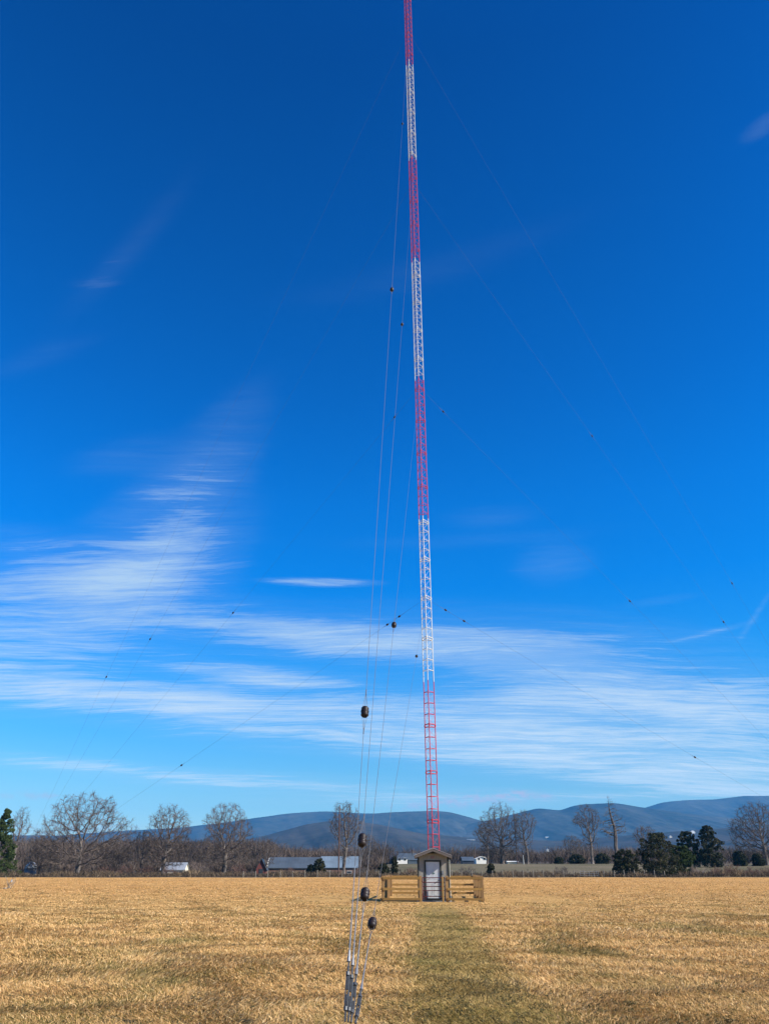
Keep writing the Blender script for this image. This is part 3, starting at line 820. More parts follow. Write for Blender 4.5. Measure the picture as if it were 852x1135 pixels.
TREES = [
    (87, 968, 879, 58, 215, 3, 'broad spreading bare oak, widest tree on the left field edge', 'bark', 'twig', 'round', 1.0),
    (181, 968, 892, 29, 214, 8, 'bare tree with rounded crown standing beside the grey roofed shed', 'bark', 'twig', 'round', .9),
    (249, 968, 890, 33, 216, 12, 'bare tree with pale forked trunk just left of the long barn', 'bark', 'twig', 'round', .95),
    (381, 966, 888, 26, 225, 17, 'bare tree beside the dark utility pole, in front of the barn roof', 'bark', 'twig', 'tall', .8),
    (13, 966, 894, 14, 235, 22, 'bare tree top showing behind the tall pine at far left', 'bark', 'twig', 'tall', .8),
    (45, 968, 928, 20, 220, 26, 'small dark bare tree beside the white domed bin', 'darktwig', 'darktwig', 'round', .8),
    (156, 968, 920, 16, 218, 31, 'thin bare sapling between the broad oak and the rounded tree', 'bark', 'twig', 'tall', .7),
    (557, 957, 889, 25, 330, 37, 'tallest dark bare tree right of the shed, next to the slender pole', 'darktwig', 'darktwig', 'round', .95),
    (585, 957, 898, 20, 325, 41, 'narrow upright bare tree right of the slender pole', 'darktwig', 'darktwig', 'tall', .85),
    (540, 957, 912, 18, 345, 44, 'low bare tree hazy behind the white house', 'darktwig', 'darktwig', 'tall', .7),
    (657, 957, 893, 21, 330, 47, 'upright bare tree left of the dead snag', 'bark', 'twig', 'tall', .9),
    (685, 957, 877, 17, 320, 52, 'tall dead snag with a crooked broken top above the cedars', 'darktwig', 'darktwig', 'snag', .9),
    (851, 957, 888, 30, 300, 57, 'wide bare tree cut by the right edge of the photo', 'bark', 'twig', 'round', 1.0),
    (120, 968, 930, 18, 222, 61, 'low scraggly bare tree at the right foot of the broad oak', 'darktwig', 'darktwig', 'round', .7),
    (408, 962, 925, 14, 260, 66, 'small bare tree right of the barn end', 'darktwig', 'darktwig', 'tall', .7),
    (720, 955, 915, 20, 345, 69, 'bare tree rising behind the biggest cedar', 'bark', 'twig', 'tall', .7),
    (635, 957, 926, 16, 350, 73, 'low bare tree left of the upright bare tree', 'darktwig', 'darktwig', 'tall', .7),
    (295, 966, 930, 16, 245, 77, 'small grey bare tree behind the barn gable', 'bark', 'twig', 'tall', .6),
]
for a in TREES: bare_tree(*a)

# ------------------------------------------------------------------ evergreens
def leaf_cloud(rs, centres, radii, n, size, shade=None):
    """n small randomly turned triangles on clump spheres; returns V,F,tint"""
    k = rs.randint(0, len(centres), n)
    d = rs.normal(size=(n, 3)); d /= np.linalg.norm(d, axis=1, keepdims=True)
    rad = radii[k][:, None] * rs.uniform(0.45, 1.08, (n, 1))
    P = centres[k] + d * rad * np.array([1, 1, .8])
    a = rs.normal(size=(n, 3)); a /= np.linalg.norm(a, axis=1, keepdims=True)
    b = np.cross(a, rs.normal(size=(n, 3))); b /= np.linalg.norm(b, axis=1, keepdims=True)
    s = size * rs.uniform(.5, 1.4, (n, 1))
    V = np.stack([P - a * s, P + a * s * .6 + b * s * .5, P + a * s * .3 - b * s * .6], 1).reshape(-1, 3)
    Fq = np.arange(3 * n).reshape(-1, 3)
    tint = np.repeat(np.clip(rs.normal(.45, .22, n) + (rs.rand(len(centres)) - .5)[k] * .4, 0, 1), 3)
    return V, Fq, tint
def evergreen(name, px, py_base, py_top, half_px, Y, seed, label, form='cedar', group='dark evergreens', m='cedar', cat='tree'):
    rs = np.random.RandomState(seed)
    x = X_at(px, Y); zg = gz(x, Y) - .1; zb = min(zg, Z_at(py_base, Y)) if py_base else zg
    H = Z_at(py_top, Y) - zg; Wd = half_px * Y / 940.0
    root = empty(name, (x, Y, zg), 0, label, cat, group)
    nc = 240 if form != 'pine' else 300
    h = rs.uniform(.02, .97, nc)
    if form == 'pine': prof = lambda t: (1 - t) ** .75 * (0.85 + .3 * rs.rand(nc))
    elif form == 'cedar': prof = lambda t: np.clip(np.sin(pi * np.clip(t * .80 + .17, 0, 1)) ** .7, 0, 1) * (.75 + .4 * rs.rand(nc))
    else: prof = lambda t: np.clip(1 - ((t - .35) / .68) ** 2, 0.02, 1) ** .5 * (.75 + .4 * rs.rand(nc))
    rr = prof(h) * Wd; an = rs.uniform(0, 2 * pi, nc); q = np.sqrt(rs.rand(nc)) * .88
    c = np.stack([rr * q * np.cos(an), rr * q * np.sin(an), h * H], 1)
    rad = np.full(nc, min(Wd, H) * (.13 if form == 'pine' else .17)) * rs.uniform(.4, 1.2, nc) * (1.15 - .6 * h)
    V, Fq, ti = leaf_cloud(rs, c, rad, 34000 if form == 'pine' else 20000 if half_px > 12 else 9000, 0.0009 * Y)
    np_mesh('crown', V, Fq, M[m], root, ti)
    t = MB(); t.tube((0, 0, -.1), (0, 0, H * .85), Wd * .06 + .05, .02, n=6, caps=False)
    for k in range(10):
        i = rs.randint(nc); t.tube((0, 0, max(.2, c[i][2] * .7)), tuple(c[i]), .05, .015, n=4, caps=False)
    t.build('trunk', M['darktwig'], root)
EV = [
    ('pine_tree', -3, 969, 895, 27, 200, 1, 'tall green pine cut by the left edge of the photo', 'pine', 'dark evergreens', 'pine'),
    ('cedar_tree', 694, 972, 941, 17, 190, 2, 'low rounded dark cedar, nearest on the left of the cedar clump', 'bush'),
    ('cedar_tree', 731, 973, 922, 27, 192, 3, 'biggest broad dark cedar at the field edge', 'cedar'),
    ('cedar_tree', 757, 972, 937, 16, 196, 4, 'olive tinged low cedar leaning on the right of the biggest one', 'bush', 'dark evergreens', 'pine'),
    ('cedar_tree', 766, 957, 921, 14, 280, 5, 'mid sized dark cedar behind, left of the pointed one', 'bush'),
    ('cedar_tree', 790, 957, 914, 16, 275, 6, 'pointed dark cedar, right one of the pair farther back', 'cedar'),
    ('cedar_tree', 821, 958, 943, 9, 290, 7, 'small dark evergreen left of the edge tree', 'bush'),
    ('cedar_tree', 841, 958, 946, 8, 290, 8, 'small dark evergreen at the foot of the right edge tree', 'bush'),
    ('cedar_tree', 354, 968, 951, 8, 205, 9, 'small spiky dark evergreen in front of the long barn', 'cedar'),
    ('cedar_tree', 344, 968, 958, 5, 205, 10, 'tiny dark bush left of the spiky evergreen by the barn', 'bush'),
    ('cedar_tree', 640, 957, 947, 10, 340, 11, 'little dark evergreen left of the upright bare tree', 'bush'),
    ('cedar_tree', 668, 957, 946, 9, 335, 12, 'little dark evergreen between the upright tree and the snag', 'bush'),
    ('cedar_tree', 437, 970, 949, 4.5, 200, 13, 'slim dark evergreen beside the white gabled outbuilding', 'cedar'),
    ('cedar_tree', 425, 970, 957, 7, 200, 14, 'dark round bush above the left corner of the timber fence', 'bush'),
    ('cedar_tree', 544, 969, 957, 5, 192, 15, 'small dark bush on the field edge below the white house', 'bush'),
    ('cedar_tree', 620, 957, 950, 6, 345, 16, 'tiny far dark bush behind the pasture fence', 'bush'),
]
for e in EV: evergreen(*e)

# ------------------------------------------------------------------ shrubs, scrub, woods
def strokes(rs, base, hgt, n_each, width, spread, droop=.3):
    """upright twiggy strokes (thin tapered quads) sprouting at each base point"""
    n = len(base); k = n_each
    B = np.repeat(base, k, 0); Hh = np.repeat(hgt, k)
    tilt = rs.normal(0, spread, (n * k, 2)) * Hh[:, None]
    s = rs.uniform(0, .55, n * k)        # start fraction of height
    P0 = B + np.stack([tilt[:, 0] * s * .5, tilt[:, 1] * s * .5, Hh * s], 1)
    P1 = B + np.stack([tilt[:, 0], tilt[:, 1], Hh * np.clip(rs.uniform(.5, 1.05, n * k), s + .2, 1.1)], 1)
    a = rs.uniform(0, pi, n * k); w = width * rs.uniform(.5, 1.5, n * k)
    wv = np.stack([np.cos(a) * w, np.sin(a) * w * .6, 0 * w], 1)
    V = np.stack([P0 - wv, P0 + wv, P1 + wv * .25, P1 - wv * .25], 1).reshape(-1, 3)
    return V, np.arange(len(V)).reshape(-1, 4)
def shrub(px, Y, w_px, py_top, seed, label, m, group='leafless shrubs along the field edge'):
    rs = np.random.RandomState(seed); x = X_at(px, Y); zg = gz(x, Y) - .05
    H = Z_at(py_top, Y) - zg; Wd = w_px * Y / 940.0
    mb = MB(); rnd = random.Random(seed)
    def g(p, d, ln, r, lv):
        q = p
        for k in range(2):
            d = (d + Vector((rnd.gauss(0, .2), rnd.gauss(0, .2), rnd.gauss(0, .15)))).normalized(); q2 = q + d * ln / 2
            mb.tube(q, q2, r, r * .7, n=3, caps=False); q = q2; r *= .7
            if lv < 4:
                for b in range(2):
                    nd = (d + Vector((rnd.gauss(0, .6), rnd.gauss(0, .6), rnd.gauss(.1, .4)))).normalized()
                    g(q, nd, ln * .62, max(r * .8, .012), lv + 1)
    for k in range(9):
        a = rnd.uniform(0, 2 * pi); rad = rnd.uniform(0, .45) * Wd
        g(Vector((cos(a) * rad, sin(a) * rad, 0)), Vector((cos(a) * .5, sin(a) * .5, 1)).normalized(), H * .42, .03, 1)
    o = mb.build('shrub', M[m], None, (x, Y, zg)); tag(o, label, 'shrub', group)
SH = [
    (265, 205, 10, 954, 1, 'dense dark red-brown shrub right of the forked pale tree', 'redtwig'),
    (188, 205, 7, 957, 2, 'dark round leafless shrub in front of the grey roofed shed', 'redtwig'),
    (216, 208, 12, 950, 3, 'pinkish tan leafless shrub below the house on the rise', 'tantwig'),
    (60, 210, 10, 955, 4, 'dark tangled shrub left of the broad oak trunk', 'darktwig'),
    (140, 210, 8, 956, 5, 'reddish shrub between the broad oak and the thin sapling', 'redtwig'),
    (165, 210, 7, 956, 6, 'reddish shrub left of the rounded tree trunk', 'redtwig'),
    (775, 188, 9, 955, 7, 'pale scraggly shrub leaning out right of the olive cedar', 'tantwig'),
    (792, 187, 8, 957, 8, 'brown leafless shrub below the pointed cedar', 'redtwig'),
    (812, 186, 10, 953, 9, 'reddish brown leafless shrub at the right field edge', 'redtwig'),
    (833, 186, 8, 957, 10, 'upright brown shrub second from the right edge', 'redtwig'),
    (848, 186, 7, 958, 11, 'reddish shrub touching the right edge of the photo', 'redtwig'),
    (517, 190, 9, 957, 12, 'grey-brown shrub behind the right end of the timber fence', 'darktwig'),
    (455, 195, 8, 958, 13, 'brown shrub behind the left timber rails beside the shed', 'redtwig'),
    (622, 188, 5, 957, 14, 'slim dark shrub by the pasture fence', 'darktwig'),
    (320, 205, 7, 959, 15, 'brown shrub in front of the barn wall', 'redtwig'),
    (398, 205, 8, 957, 16, 'dull shrub below the right end of the barn', 'darktwig'),
    (120, 208, 9, 956, 17, 'brown tangled shrub right of the broad oak trunk', 'redtwig'),
    (230, 206, 6, 957, 18, 'dark shrub left of the forked pale tree trunk', 'darktwig'),
]
for a in SH: shrub(*a)

rs = np.random.RandomState(77)
# dry weeds and brush along the far field edge: nobody could count them
n = 9000; px = rs.uniform(-120, 980, n); Y = 182 + rs.gamma(2.0, 7, n)
left = px < 415
Y = np.where(left, 183 + rs.gamma(2.2, 12, n), Y)
x = np.array((px - CX)) * Y / 940.0
patch = .5 + .5 * np.sin(px * .09 + 1) * np.sin(px * .037)
h = rs.uniform(.3, 1.0, n) * (.6 + .9 * patch) * np.where(left, 1.25, np.where(px > 750, 1.4, 1.0))
base = np.stack([x, Y, ground(x, Y)], 1)
V, Fq = strokes(rs, base, h, 9, .05, .35)
ti = np.repeat(np.clip(np.repeat(rs.normal(.35, .2, n) + .25 * (patch - .5), 9) + rs.normal(0, .1, n * 9), 0, 1), 4)
tag(np_mesh('dry_brush', V, Fq, M['scrub'], None, ti), 'tangle of dry weeds and brush along the far edge of the field', 'brush', kind='stuff')
# far winter woods
n = 6200; Y = rs.uniform(370, 1150, n); px = rs.uniform(-160, 1020, n)
low = np.arange(n) < 1300; Y[low] = rs.uniform(262, 370, 1300); px[low] = rs.uniform(-120, 425, 1300)
u = (px - CX) / 940.0; keep = np.ones(n, bool)
# keep the pasture at right open
open_ = (px > 440) & (Y < 400); keep &= ~open_
Y = Y[keep]; px = px[keep]; low = low[keep]; x = (px - CX) * Y / 940.0; n = len(x)
h = rs.uniform(6, 12.5, n) * (1 + .1 * np.sin(px * .05)) * np.where(px > 300, .80, .93) * np.where(low, .36, 1)
base = np.stack([x, Y, ground(x, Y)], 1)
V, Fq = strokes(rs, base, h, 46, .10, .30)
tt = np.clip(rs.normal(.38, .16, n) + .12 * np.sin(px * .021) , 0, 1)
ti = np.repeat(np.clip(np.repeat(tt, 46) + rs.normal(0, .12, n * 46), 0, 1), 4)
tag(np_mesh('far_woods', V, Fq, M['woods'], None, ti), 'grey-brown leafless woods covering the land behind the fields', 'woods', kind='stuff')

# ------------------------------------------------------------------ wire fence at the field edge
def pasture_fence(pa, pb, Y0, Y1, n, hgt, label, seed):
    rnd = random.Random(seed)
    xa = X_at(pa, Y0); root = empty('wire_fence', (xa, Y0, gz(xa, Y0)), 0, label, 'fence')
    xb = X_at(pb, Y1); w = MB(); last = None
    for k in range(n):
        f = k / (n - 1); x_ = xa + (xb - xa) * f; y_ = Y0 + (Y1 - Y0) * f; z_ = gz(x_, y_) - gz(xa, Y0)
        hh = hgt * rnd.uniform(.9, 1.12)
        MB().tube((0, 0, -.1), (rnd.uniform(-.06, .06), 0, hh), .10, .09, n=6).build('post', M['post'], root, (x_ - xa, y_ - Y0, z_))
        c = Vector((x_ - xa, y_ - Y0, z_))
        if last is not None:
            for q in (.45, .8, 1.1): w.tube(last + Vector((0, -.1, q)), c + Vector((0, -.1, q)), .012, n=3, caps=False)
        last = c
    w.build('wire', M['cable'], root)
pasture_fence(500, 735, 184, 186, 22, 1.35, 'long wire fence on grey posts edging the pasture right of the shed', 2)
pasture_fence(270, 420, 186, 186, 12, 1.3, 'short wire fence on grey posts in front of the long barn', 3)
gr = empty('field_gate', (X_at(652, 183), 183, gz(X_at(652, 183), 183)), 0, 'low grey tube gate in the wire fence left of the cedars', 'gate')
g = MB()
for z in (.35, .75, 1.15): g.tube((-2, 0, z), (2, 0, z), .03, n=6)
for x_ in (-2, 0, 2): g.tube((x_, 0, .3), (x_, 0, 1.2), .03, n=6)
g.build('frame', M['galv'], gr)

# ------------------------------------------------------------------ poles
def utility_pole(px, Y, py_top, label, m, arm):
    x_ = X_at(px, Y); zg = gz(x_, Y); H = Z_at(py_top, Y) - zg
    root = empty('utility_pole', (x_, Y, zg), 0, label, 'pole', 'utility poles')
    MB().tube((0, 0, -.2), (0, 0, H), .17, .11, n=10).build('shaft', M[m], root)
    if arm:
        MB().bx(-.55, .55, -.16, -.12, H - .55, H - .45).build('crossarm', M[m], root)
        for s_ in (-.45, .45): MB().lathe((s_, -.14, H - .45), (0, 0, 1), [(0, .03), (.05, .045), (.1, .03)], 8).build('insulator', M['porcelain'], root)
utility_pole(375.2, 190, 892, 'thick dark brown utility pole in front of the long barn', 'pole', False)
utility_pole(573.5, 328, 898, 'slender grey-brown pole between the two dark bare trees', 'pole', True)
utility_pole(580.5, 320, 948, 'short pale post at the foot of the narrow upright bare tree', 'conduit', False)

# ------------------------------------------------------------------ buildings
B = {}
B['metalroof'] = None
def metal_roof(name, c, period=1.1):
    m, t, b = mat(name, 0.45, 0.25, 0.4)
    tc = t.node('ShaderNodeTexCoord').outputs['Object']; sx = t.node('ShaderNodeSeparateXYZ'); t.l.new(tc, sx.inputs[0])
    g = t.sm(t.math('ABSOLUTE', t.math('SUBTRACT', t.math('FRACT', t.math('MULTIPLY', sx.outputs[0], period)), .5)), .38, .5)
    n_ = t.noise(tc, .25, 5, .6)
    c1 = t.ramp(n_, [(.35, tuple(v * .8 for v in c)), (.65, tuple(v * 1.15 for v in c))])
    t.put(b.inputs['Base Color'], t.mix(t.math('MULTIPLY', g, .35), c1, tuple(v * .6 for v in c)))
    return m
RBLUE = metal_roof('blue_grey_metal_roof', (0.085, 0.108, 0.13)); RPALE = metal_roof('pale_blue_metal_roof', (0.17, 0.225, 0.27)); RDARK = metal_roof('dark_grey_roof', (0.05, 0.06, 0.078))
WRED = simple('barn_red_boards', (0.15, 0.045, 0.035), .85, var=.3, scale=.6, stretch=(4, 4, .5)); WBRN = simple('barn_brown_boards', (0.16, 0.095, 0.07), .85, var=.3, scale=.6, stretch=(4, 4, .5))
WWHT = simple('white_clapboard', (0.74, 0.72, 0.66), .7, var=.08, scale=1); WCRM = simple('cream_clapboard', (0.60, 0.54, 0.42), .7, var=.1, scale=1)
GLS = simple('dark_window_glass', (0.03, 0.035, 0.045), .15, var=.2, spec=.6); RUST = simple('rust_red_trim', (.30, .07, .05), .7)
def gable(name, x0, x1, y0, y1, zb, ze, za, axis, wm, rm, label, cat, group=None, wins=(), over=.3, door=None, chimney=None, front=None):
    """gabled building, ridge along axis; coordinates absolute, wall openings on the side facing the field"""
    cx_, cy_ = (x0 + x1) / 2, (y0 + y1) / 2
    root = empty(name, (cx_, cy_, zb), 0, label, cat, group)
    hx, hy = (x1 - x0) / 2, (y1 - y0) / 2; e = ze - zb; a = za - zb
    w = MB().bx(-hx, hx, -hy, hy, -.6, e)
    if axis == 'x':
        w.v += []; k = len(w.v)
        for sx_ in (-hx, hx): w.v += [(sx_, -hy, e), (sx_, hy, e), (sx_, 0, a)]
        w.f += [(k, k + 2, k + 1), (k + 3, k + 4, k + 5)]
    else: w.prism([(-hx, e), (hx, e), (0, a)], -hy, hy)
    w.build('wall', wm, root)
    r = MB(); t_ = .18
    if axis == 'x':
        for s_ in (-1, 1):
            sl = (a - e) / hy; o_ = hy + over
            p = [(0, a + .02), (s_ * o_, a - sl * o_ + .02), (s_ * o_, a - sl * o_ + t_), (0, a + t_)]
            k = len(r.v)
            for X in (-hx - over, hx + over):
                for yy, zz in p: r.v.append((X, yy, zz))
            r.f += [(k, k + 1, k + 2, k + 3), (k + 7, k + 6, k + 5, k + 4), (k, k + 4, k + 5, k + 1), (k + 1, k + 5, k + 6, k + 2), (k + 2, k + 6, k + 7, k + 3), (k + 3, k + 7, k + 4, k)]
    else:
        for s_ in (-1, 1):
            sl = (a - e) / hx; o_ = hx + over
            r.prism([(0, a + .02), (s_ * o_, a - sl * o_ + .02), (s_ * o_, a - sl * o_ + t_), (0, a + t_)][::s_], -hy - over, hy + over)
    ro = r.build('roof', rm, root)
    if chimney: MB().bx(chimney - .4, chimney + .4, -.4, .4, a - .5, a + 1.2).build('chimney', WBRN, ro)
    for (wx, wz, ww, wh) in wins:
        f = MB().bx(wx - ww / 2 - .08, wx + ww / 2 + .08, -hy - .05, -hy - .003, wz - .08, wz + wh + .08).build('window', WWHT, root)
        MB().bx(wx - ww / 2, wx + ww / 2, -hy - .07, -hy - .053, wz, wz + wh).build('pane', GLS, f)
    if door:
        MB().bx(door[0] - door[1] / 2, door[0] + door[1] / 2, -hy - .06, -hy - .003, 0, door[2]).build('door', GLS if len(door) < 4 else door[3], root)
    return root
# long barn
Yb = 250
xa, xb = X_at(297, Yb), X_at(396, Yb); ze = Z_at(962, Yb); za = Z_at(950.5, Yb); zb = gz((xa + xb) / 2, Yb) - .3
xm = X_at(354, Yb)
bn = gable('long_barn', xa, xm, Yb, Yb + 11, zb, ze, za, 'x', WBRN, RBLUE, 'long low barn with a blue-grey metal roof and a red gable end', 'barn', door=None)
hy = 5.5; w0 = -(xm - xa) / 2
for k in range(4):
    xx = w0 + 1.6 + k * 3.3
    MB().bx(xx - .55, xx + .55, -hy - .06, -hy - .003, .75, 1.25).build('window', GLS, bn)
MB().bx(-w0 - 3.2, -w0 - .9, -hy - .07, -hy - .003, .1, 1.75).build('door', GLS, bn)
en = MB(); k = 0
en.bx(w0 - .06, w0 - .003, -hy, hy, 0, ze - zb); en.v += [(w0 - .06, -hy, ze - zb), (w0 - .06, hy, ze - zb), (w0 - .06, 0, za - zb)]; en.f += [(8, 10, 9)]
en.build('gable_wall', WRED, bn)
gl = MB()
for s_ in (-1, 1): gl.tube((w0 - .36, 0, za - zb + .1), (w0 - .36, s_ * (hy + .3), ze - zb + .02), .12, n=4)
gl.build('rake_board', WWHT, bn)
gable('barn_wing', xm + .4, xb, Yb + 1, Yb + 10, zb, ze + .15, za + .25, 'x', WBRN, RPALE, 'paler blue metal roofed wing at the right end of the long barn', 'barn', wins=((-3, .8, 1.2, .6), (3, .8, 1.2, .6)))
gable('barn_annex', X_at(285, 246), X_at(296, 246), 244, 248, zb, Z_at(963, 246), Z_at(952.5, 246), 'y', WRED, RDARK, 'small dark red gabled annex at the left end of the long barn', 'barn', door=(0, 1.2, 2.0))
# grey roofed shed at left
Ys = 240
gable('outbuilding', X_at(179, Ys), X_at(204, Ys), Ys, Ys + 6, gz(X_at(190, Ys), Ys) - .2, Z_at(964, Ys), Z_at(956.5, Ys), 'x', WCRM, metal_roof('light_grey_metal_roof', (0.30, 0.33, 0.36)), 'low outbuilding with a pale grey roof between two bare trees at left', 'outbuilding', wins=((-1.6, .7, .7, .5), (1.5, .7, .7, .5)))
# white domed bin
x_ = X_at(34.5, 225); zg = gz(x_, 225); H_ = Z_at(955, 225) - zg; rb = 1.5
bi = empty('grain_bin', (x_, 225, zg), 0, 'small round bin with a white domed top beside the pine', 'bin')
MB().tube((0, 0, -.2), (0, 0, H_ - 1.7), rb, rb, n=20).build('barrel', simple('dull_blue_steel', (.16, .18, .22), .6, .2), bi)
MB().lathe((0, 0, H_ - 1.7), (0, 0, 1), [(0, rb + .06), (.5, rb), (1.0, rb * .82), (1.4, rb * .52), (1.66, rb * .2), (1.7, .05)], 20).build('dome', WWHT, bi, smooth=True)
# house on the rise
def far_house(name, px0, px1, pyb, pye, pya, Y, axis, wm, rm, label, wins, depth=8, group=None, cat='house', chimney=None):
    xa, xb = X_at(px0, Y), X_at(px1, Y)
    z_b = min(gz((xa + xb) / 2, Y), Z_at(pyb, Y))
    return gable(name, xa, xb, Y, Y + depth, z_b, Z_at(pye, Y), Z_at(pya, Y), axis, wm, rm, label, cat, group, wins, chimney=chimney)
z = Z_at(947, 520); W_ = X_at(227, 520) - X_at(212, 520)
hb = min(gz(X_at(219, 520), 520), z)
far_house('farmhouse', 211.5, 227.5, 947, 940.5, 938, 520, 'x', WCRM, RDARK, 'cream two storey house on the wooded rise at left', [(-3.0, z - hb + .6, .9, 1.4), (-1.0, z - hb + .6, .9, 1.4), (1.4, z - hb + .6, .9, 1.4), (3.2, z - hb + .6, .9, 1.4)], chimney=-2)
# outbuildings left of the shed
far_house('farm_building', 428, 440, 958, 952, 945, 400, 'x', RDARK, RDARK, 'dark low farm building beside the white gabled one', [], 9, cat='farm building')
r_ = far_house('farm_building', 440, 451.5, 958.5, 951.5, 946, 395, 'x', WWHT, RBLUE, 'white walled farm building with a blue-grey roof left of the shed', [(-1.2, 1.8, .9, 1.1), (1.3, 1.8, .9, 1.1)], 9, cat='farm building')
far_house('farm_building', 452.5, 462, 958.5, 953, 946, 398, 'x', RBLUE, RBLUE, 'blue-grey farm building partly hidden by the left side of the shed', [], 9, cat='farm building')
far_house('farmhouse', 528, 540.5, 957.5, 952, 949.5, 360, 'y', WWHT, WWHT, 'bright white little house at the foot of the tallest dark bare tree', [(-1.2, 1.6, .8, 1.1), (1.1, 1.6, .8, 1.1)], 7)
far_house('farm_building', 513, 525.5, 958, 954, 950, 380, 'x', RDARK, RBLUE, 'dim blue-grey roofed building left of the bright white house', [], 8, cat='farm building')
def slope_house(px0, px1, pyb, hpx, axis, wm, rm, label, nwin):
    p = stand_on((px0 + px1) / 2, pyb); k = p.y / 1036.0
    w = (px1 - px0) * p.y / 940.0; H = hpx * k
    wins = [(-w / 2 + w * (q + .5) / nwin, H * .25, w * .09, H * .28) for q in range(nwin)]
    return gable('farmhouse', p.x - w / 2, p.x + w / 2, p.y - 6, p.y + 6, p.z - 1.5, p.z - 1.5 + H * .62, p.z - 1.5 + H, axis, wm, rm, label, 'house', 'houses on the far slopes', wins, .5)
slope_house(605, 608, 944, 4, 'y', WWHT, RDARK, 'tiny white far house in the woods right of the two dark trees', 2)
slope_house(604, 608, 928.5, 1.8, 'x', WCRM, RPALE, 'far pinkish white building high on the lower mountain slope', 3)
slope_house(517, 526, 931, 1.3, 'x', WCRM, RPALE, 'far long pale roof on the lower slope left of the dark trees', 4)
slope_house(765, 769.5, 923.5, 3.5, 'y', WWHT, WWHT, 'white far house top peeping over the left one of the rear cedars', 2)
slope_house(741, 744, 928.5, 3, 'y', WCRM, RPALE, 'pale far house seen past the right shoulder of the biggest cedar', 2)
# pale low things under the two dark trees
far_house('farm_building', 563, 574, 957.5, 955.5, 954.8, 340, 'x', WCRM, WWHT, 'very low pale shed between the trunks of the two dark bare trees', [], 4, cat='farm building')

# ------------------------------------------------------------------ grass
def grass(n, y0, y1, seed, hmin, hmax, wmul, mode='near'):
    rs = np.random.RandomState(seed)
    # screen-uniform distribution: distance ~ 1/y
    inv = rs.uniform(1 / y1, 1 / y0, n); y = 1 / inv
    u = rs.uniform(-0.50, 0.53, n); x = u * (y + 2)
    # gather into tussocks
    nt = n // 14; tix = rs.randint(0, nt, n)
    tx = x[:nt][tix]; ty = y[:nt][tix]
    sp = rs.normal(0, 1, (n, 2)) * (.05 + .0012 * ty)[:, None]
    f = rs.rand(n) < .55
    x = np.where(f, tx + sp[:, 0], x); y = np.where(f, ty + sp[:, 1] * 1.2, y)
    k = (PB[0] - PA[0]) / (PB[1] - PA[1]); dpath = np.abs(x - (PA[0] + k * (y - PA[1])))
    onp = (dpath < .85 + .15 * np.sin(y * 1.7)) & (y < 48)
    # enclosure interior and shed footprint stay clear
    a = x * cos(PHI) - y * sin(PHI); b = x * sin(PHI) + y * cos(PHI) - 46.7
    foot = (a > SW0 - .1) & (a < SW1 + .1) & (b > SB0 - .15) & (b < SB1 + .1)
    pat = .5 + .25 * np.sin(x * 1.1 + np.sin(y * .7) * 2) + .25 * np.sin(y * .9 + np.sin(x * .6) * 2.2)
    tram = (np.abs(a) < 8) & (b > -.6) & (b < 10.5)
    h = rs.uniform(hmin, hmax, n) * (.75 + .5 * pat) * np.where(onp, .6, 1) * np.where(tram, .45, 1)
    keep = ~foot
    x, y, h, pat, onp = x[keep], y[keep], h[keep], pat[keep], onp[keep]; n = len(x)
    w = (.0016 + .00034 * y) * wmul * rs.uniform(.6, 1.5, n)
    a = rs.uniform(0, 2 * pi, n); wv = np.stack([np.cos(a) * w, np.sin(a) * w, 0 * w], 1)
    fl = 2.5 * np.sin(x * .9 + 1.3 * np.sin(y * .8)) + 2.0 * np.sin(y * 1.3 + x * .5)
    ld = rs.normal(0, .75, (n, 2)) + np.stack([np.cos(fl), np.sin(fl)], 1); ld /= np.linalg.norm(ld, axis=1, keepdims=True) + 1e-6
    lean = h[:, None] * ld * np.abs(rs.normal(1.15, .6, (n, 1)))
    g = ground(x, y)
    P = np.stack([x, y, g - .01], 1)
    mid_ = P + np.stack([lean[:, 0] * .35, lean[:, 1] * .35, h * .65], 1)
    tip = P + np.stack([lean[:, 0], lean[:, 1], h * rs.uniform(.55, 1.1, n)], 1)
    V = np.stack([P - wv, P + wv, mid_ + wv * .8, mid_ - wv * .8, tip], 1).reshape(-1, 3)
    i = np.arange(n)[:, None] * 5
    # triangles so that quads and tips share one face size
    Fq = np.concatenate([i + np.array([[0, 1, 2]]), i + np.array([[0, 2, 3]]), i + np.array([[3, 2, 4]])])
    t = np.clip(rs.normal(.52, .19, n) + (pat - .5) * .14 - onp * .07, 0, 1)
    green = rs.rand(n) < .09 + .16 * np.clip((13.0 - y) / 2.5, 0, 1) + .20 * (np.sin(x * 1.1 + 2 + np.sin(y * .7)) * np.sin(y * .37 + .7 + np.sin(x * .9)) > .45) + .08 * onp
    t = np.where(green, rs.uniform(0, .12, n), np.maximum(t, .12))
    return V, Fq, np.repeat(t, 5)
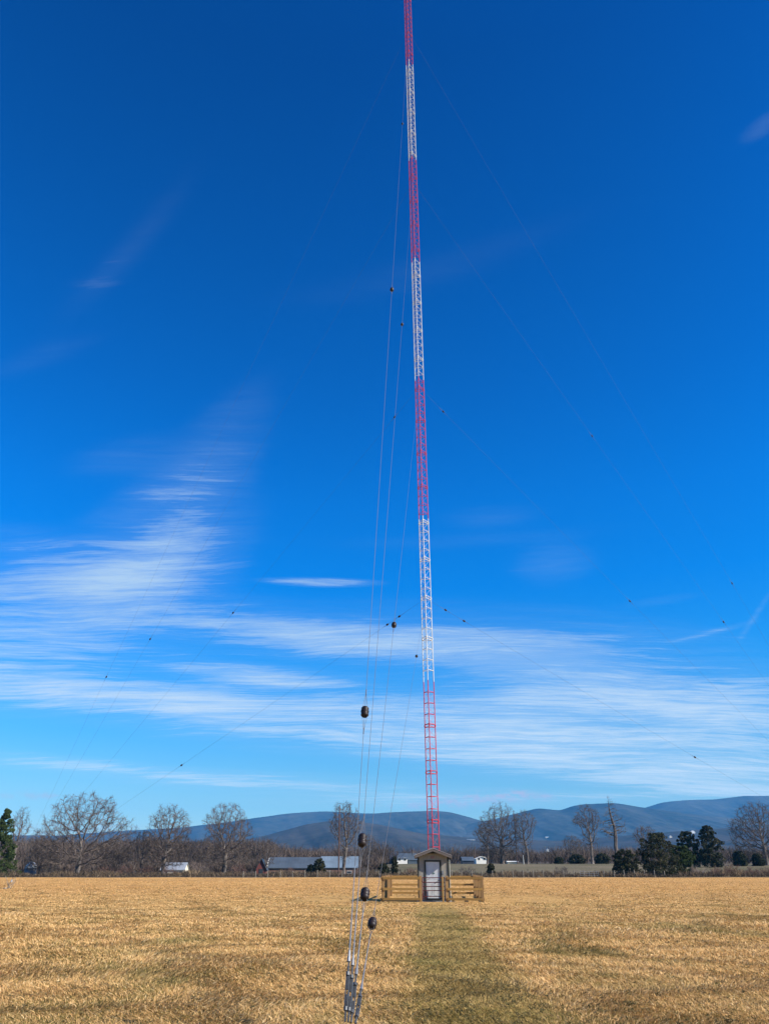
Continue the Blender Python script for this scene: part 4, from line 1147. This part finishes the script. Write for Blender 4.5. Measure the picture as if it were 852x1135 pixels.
parts = [grass(560000, 8.5, 34, 5, .03, .09, 1.0), grass(300000, 30, 178, 6, .025, .065, 0.85)]
V = np.concatenate([p[0] for p in parts]); Fq = np.concatenate([parts[0][1], parts[1][1] + len(parts[0][0])]); ti = np.concatenate([p[2] for p in parts])
tag(np_mesh('grass', V, Fq, M['grass'], None, ti), 'short dry straw coloured grass with green patches covering the field', 'grass', kind='stuff')

# slightly greener, darker clumps of broad-leaved weeds low in the sward
def weeds(n, seed):
    rs = np.random.RandomState(seed)
    inv = rs.uniform(1 / 90, 1 / 9.5, n); y = 1 / inv; x = rs.uniform(-.5, .53, n) * (y + 2)
    k = 26; B = np.repeat(np.stack([x, y, ground(x, y)], 1), k, 0); yy = np.repeat(y, k)
    r = np.repeat(rs.uniform(.03, .10, n), k) * rs.rand(n * k) ** .5; a = rs.uniform(0, 2 * pi, n * k)
    B = B + np.stack([r * np.cos(a), r * np.sin(a), rs.uniform(.01, .05, n * k)], 1)
    L = rs.uniform(.015, .035, n * k) * (1 + yy * .012); d = rs.normal(size=(n * k, 3)); d[:, 2] = np.abs(d[:, 2]) * .7; d /= np.linalg.norm(d, axis=1, keepdims=True)
    w = np.cross(d, rs.normal(size=(n * k, 3))); w /= np.linalg.norm(w, axis=1, keepdims=True)
    V = np.stack([B, B + d * L[:, None] * .5 + w * L[:, None] * .3, B + d * L[:, None]], 1).reshape(-1, 3)
    return V, np.arange(len(V)).reshape(-1, 3), np.repeat(np.repeat(rs.uniform(0, 1, n), k), 3)
M['weed'] = tinted('low_weeds', [(0, (0.055, 0.050, 0.022)), (0.6, (0.10, 0.085, 0.035)), (1, (0.17, 0.12, 0.055))], 0.8, None, 0.15)
V, Fq, ti = weeds(3200, 91)
tag(np_mesh('low_weeds', V, Fq, M['weed'], None, ti), 'small dark clumps of low weeds scattered through the dry grass', 'weeds', kind='stuff')

# ------------------------------------------------------------------ render settings
S.view_settings.view_transform = 'Standard'; S.view_settings.look = 'None'; S.view_settings.exposure = 0.95; S.view_settings.gamma = 1
S.cycles.volume_bounces = 1; S.cycles.volume_max_steps = 64
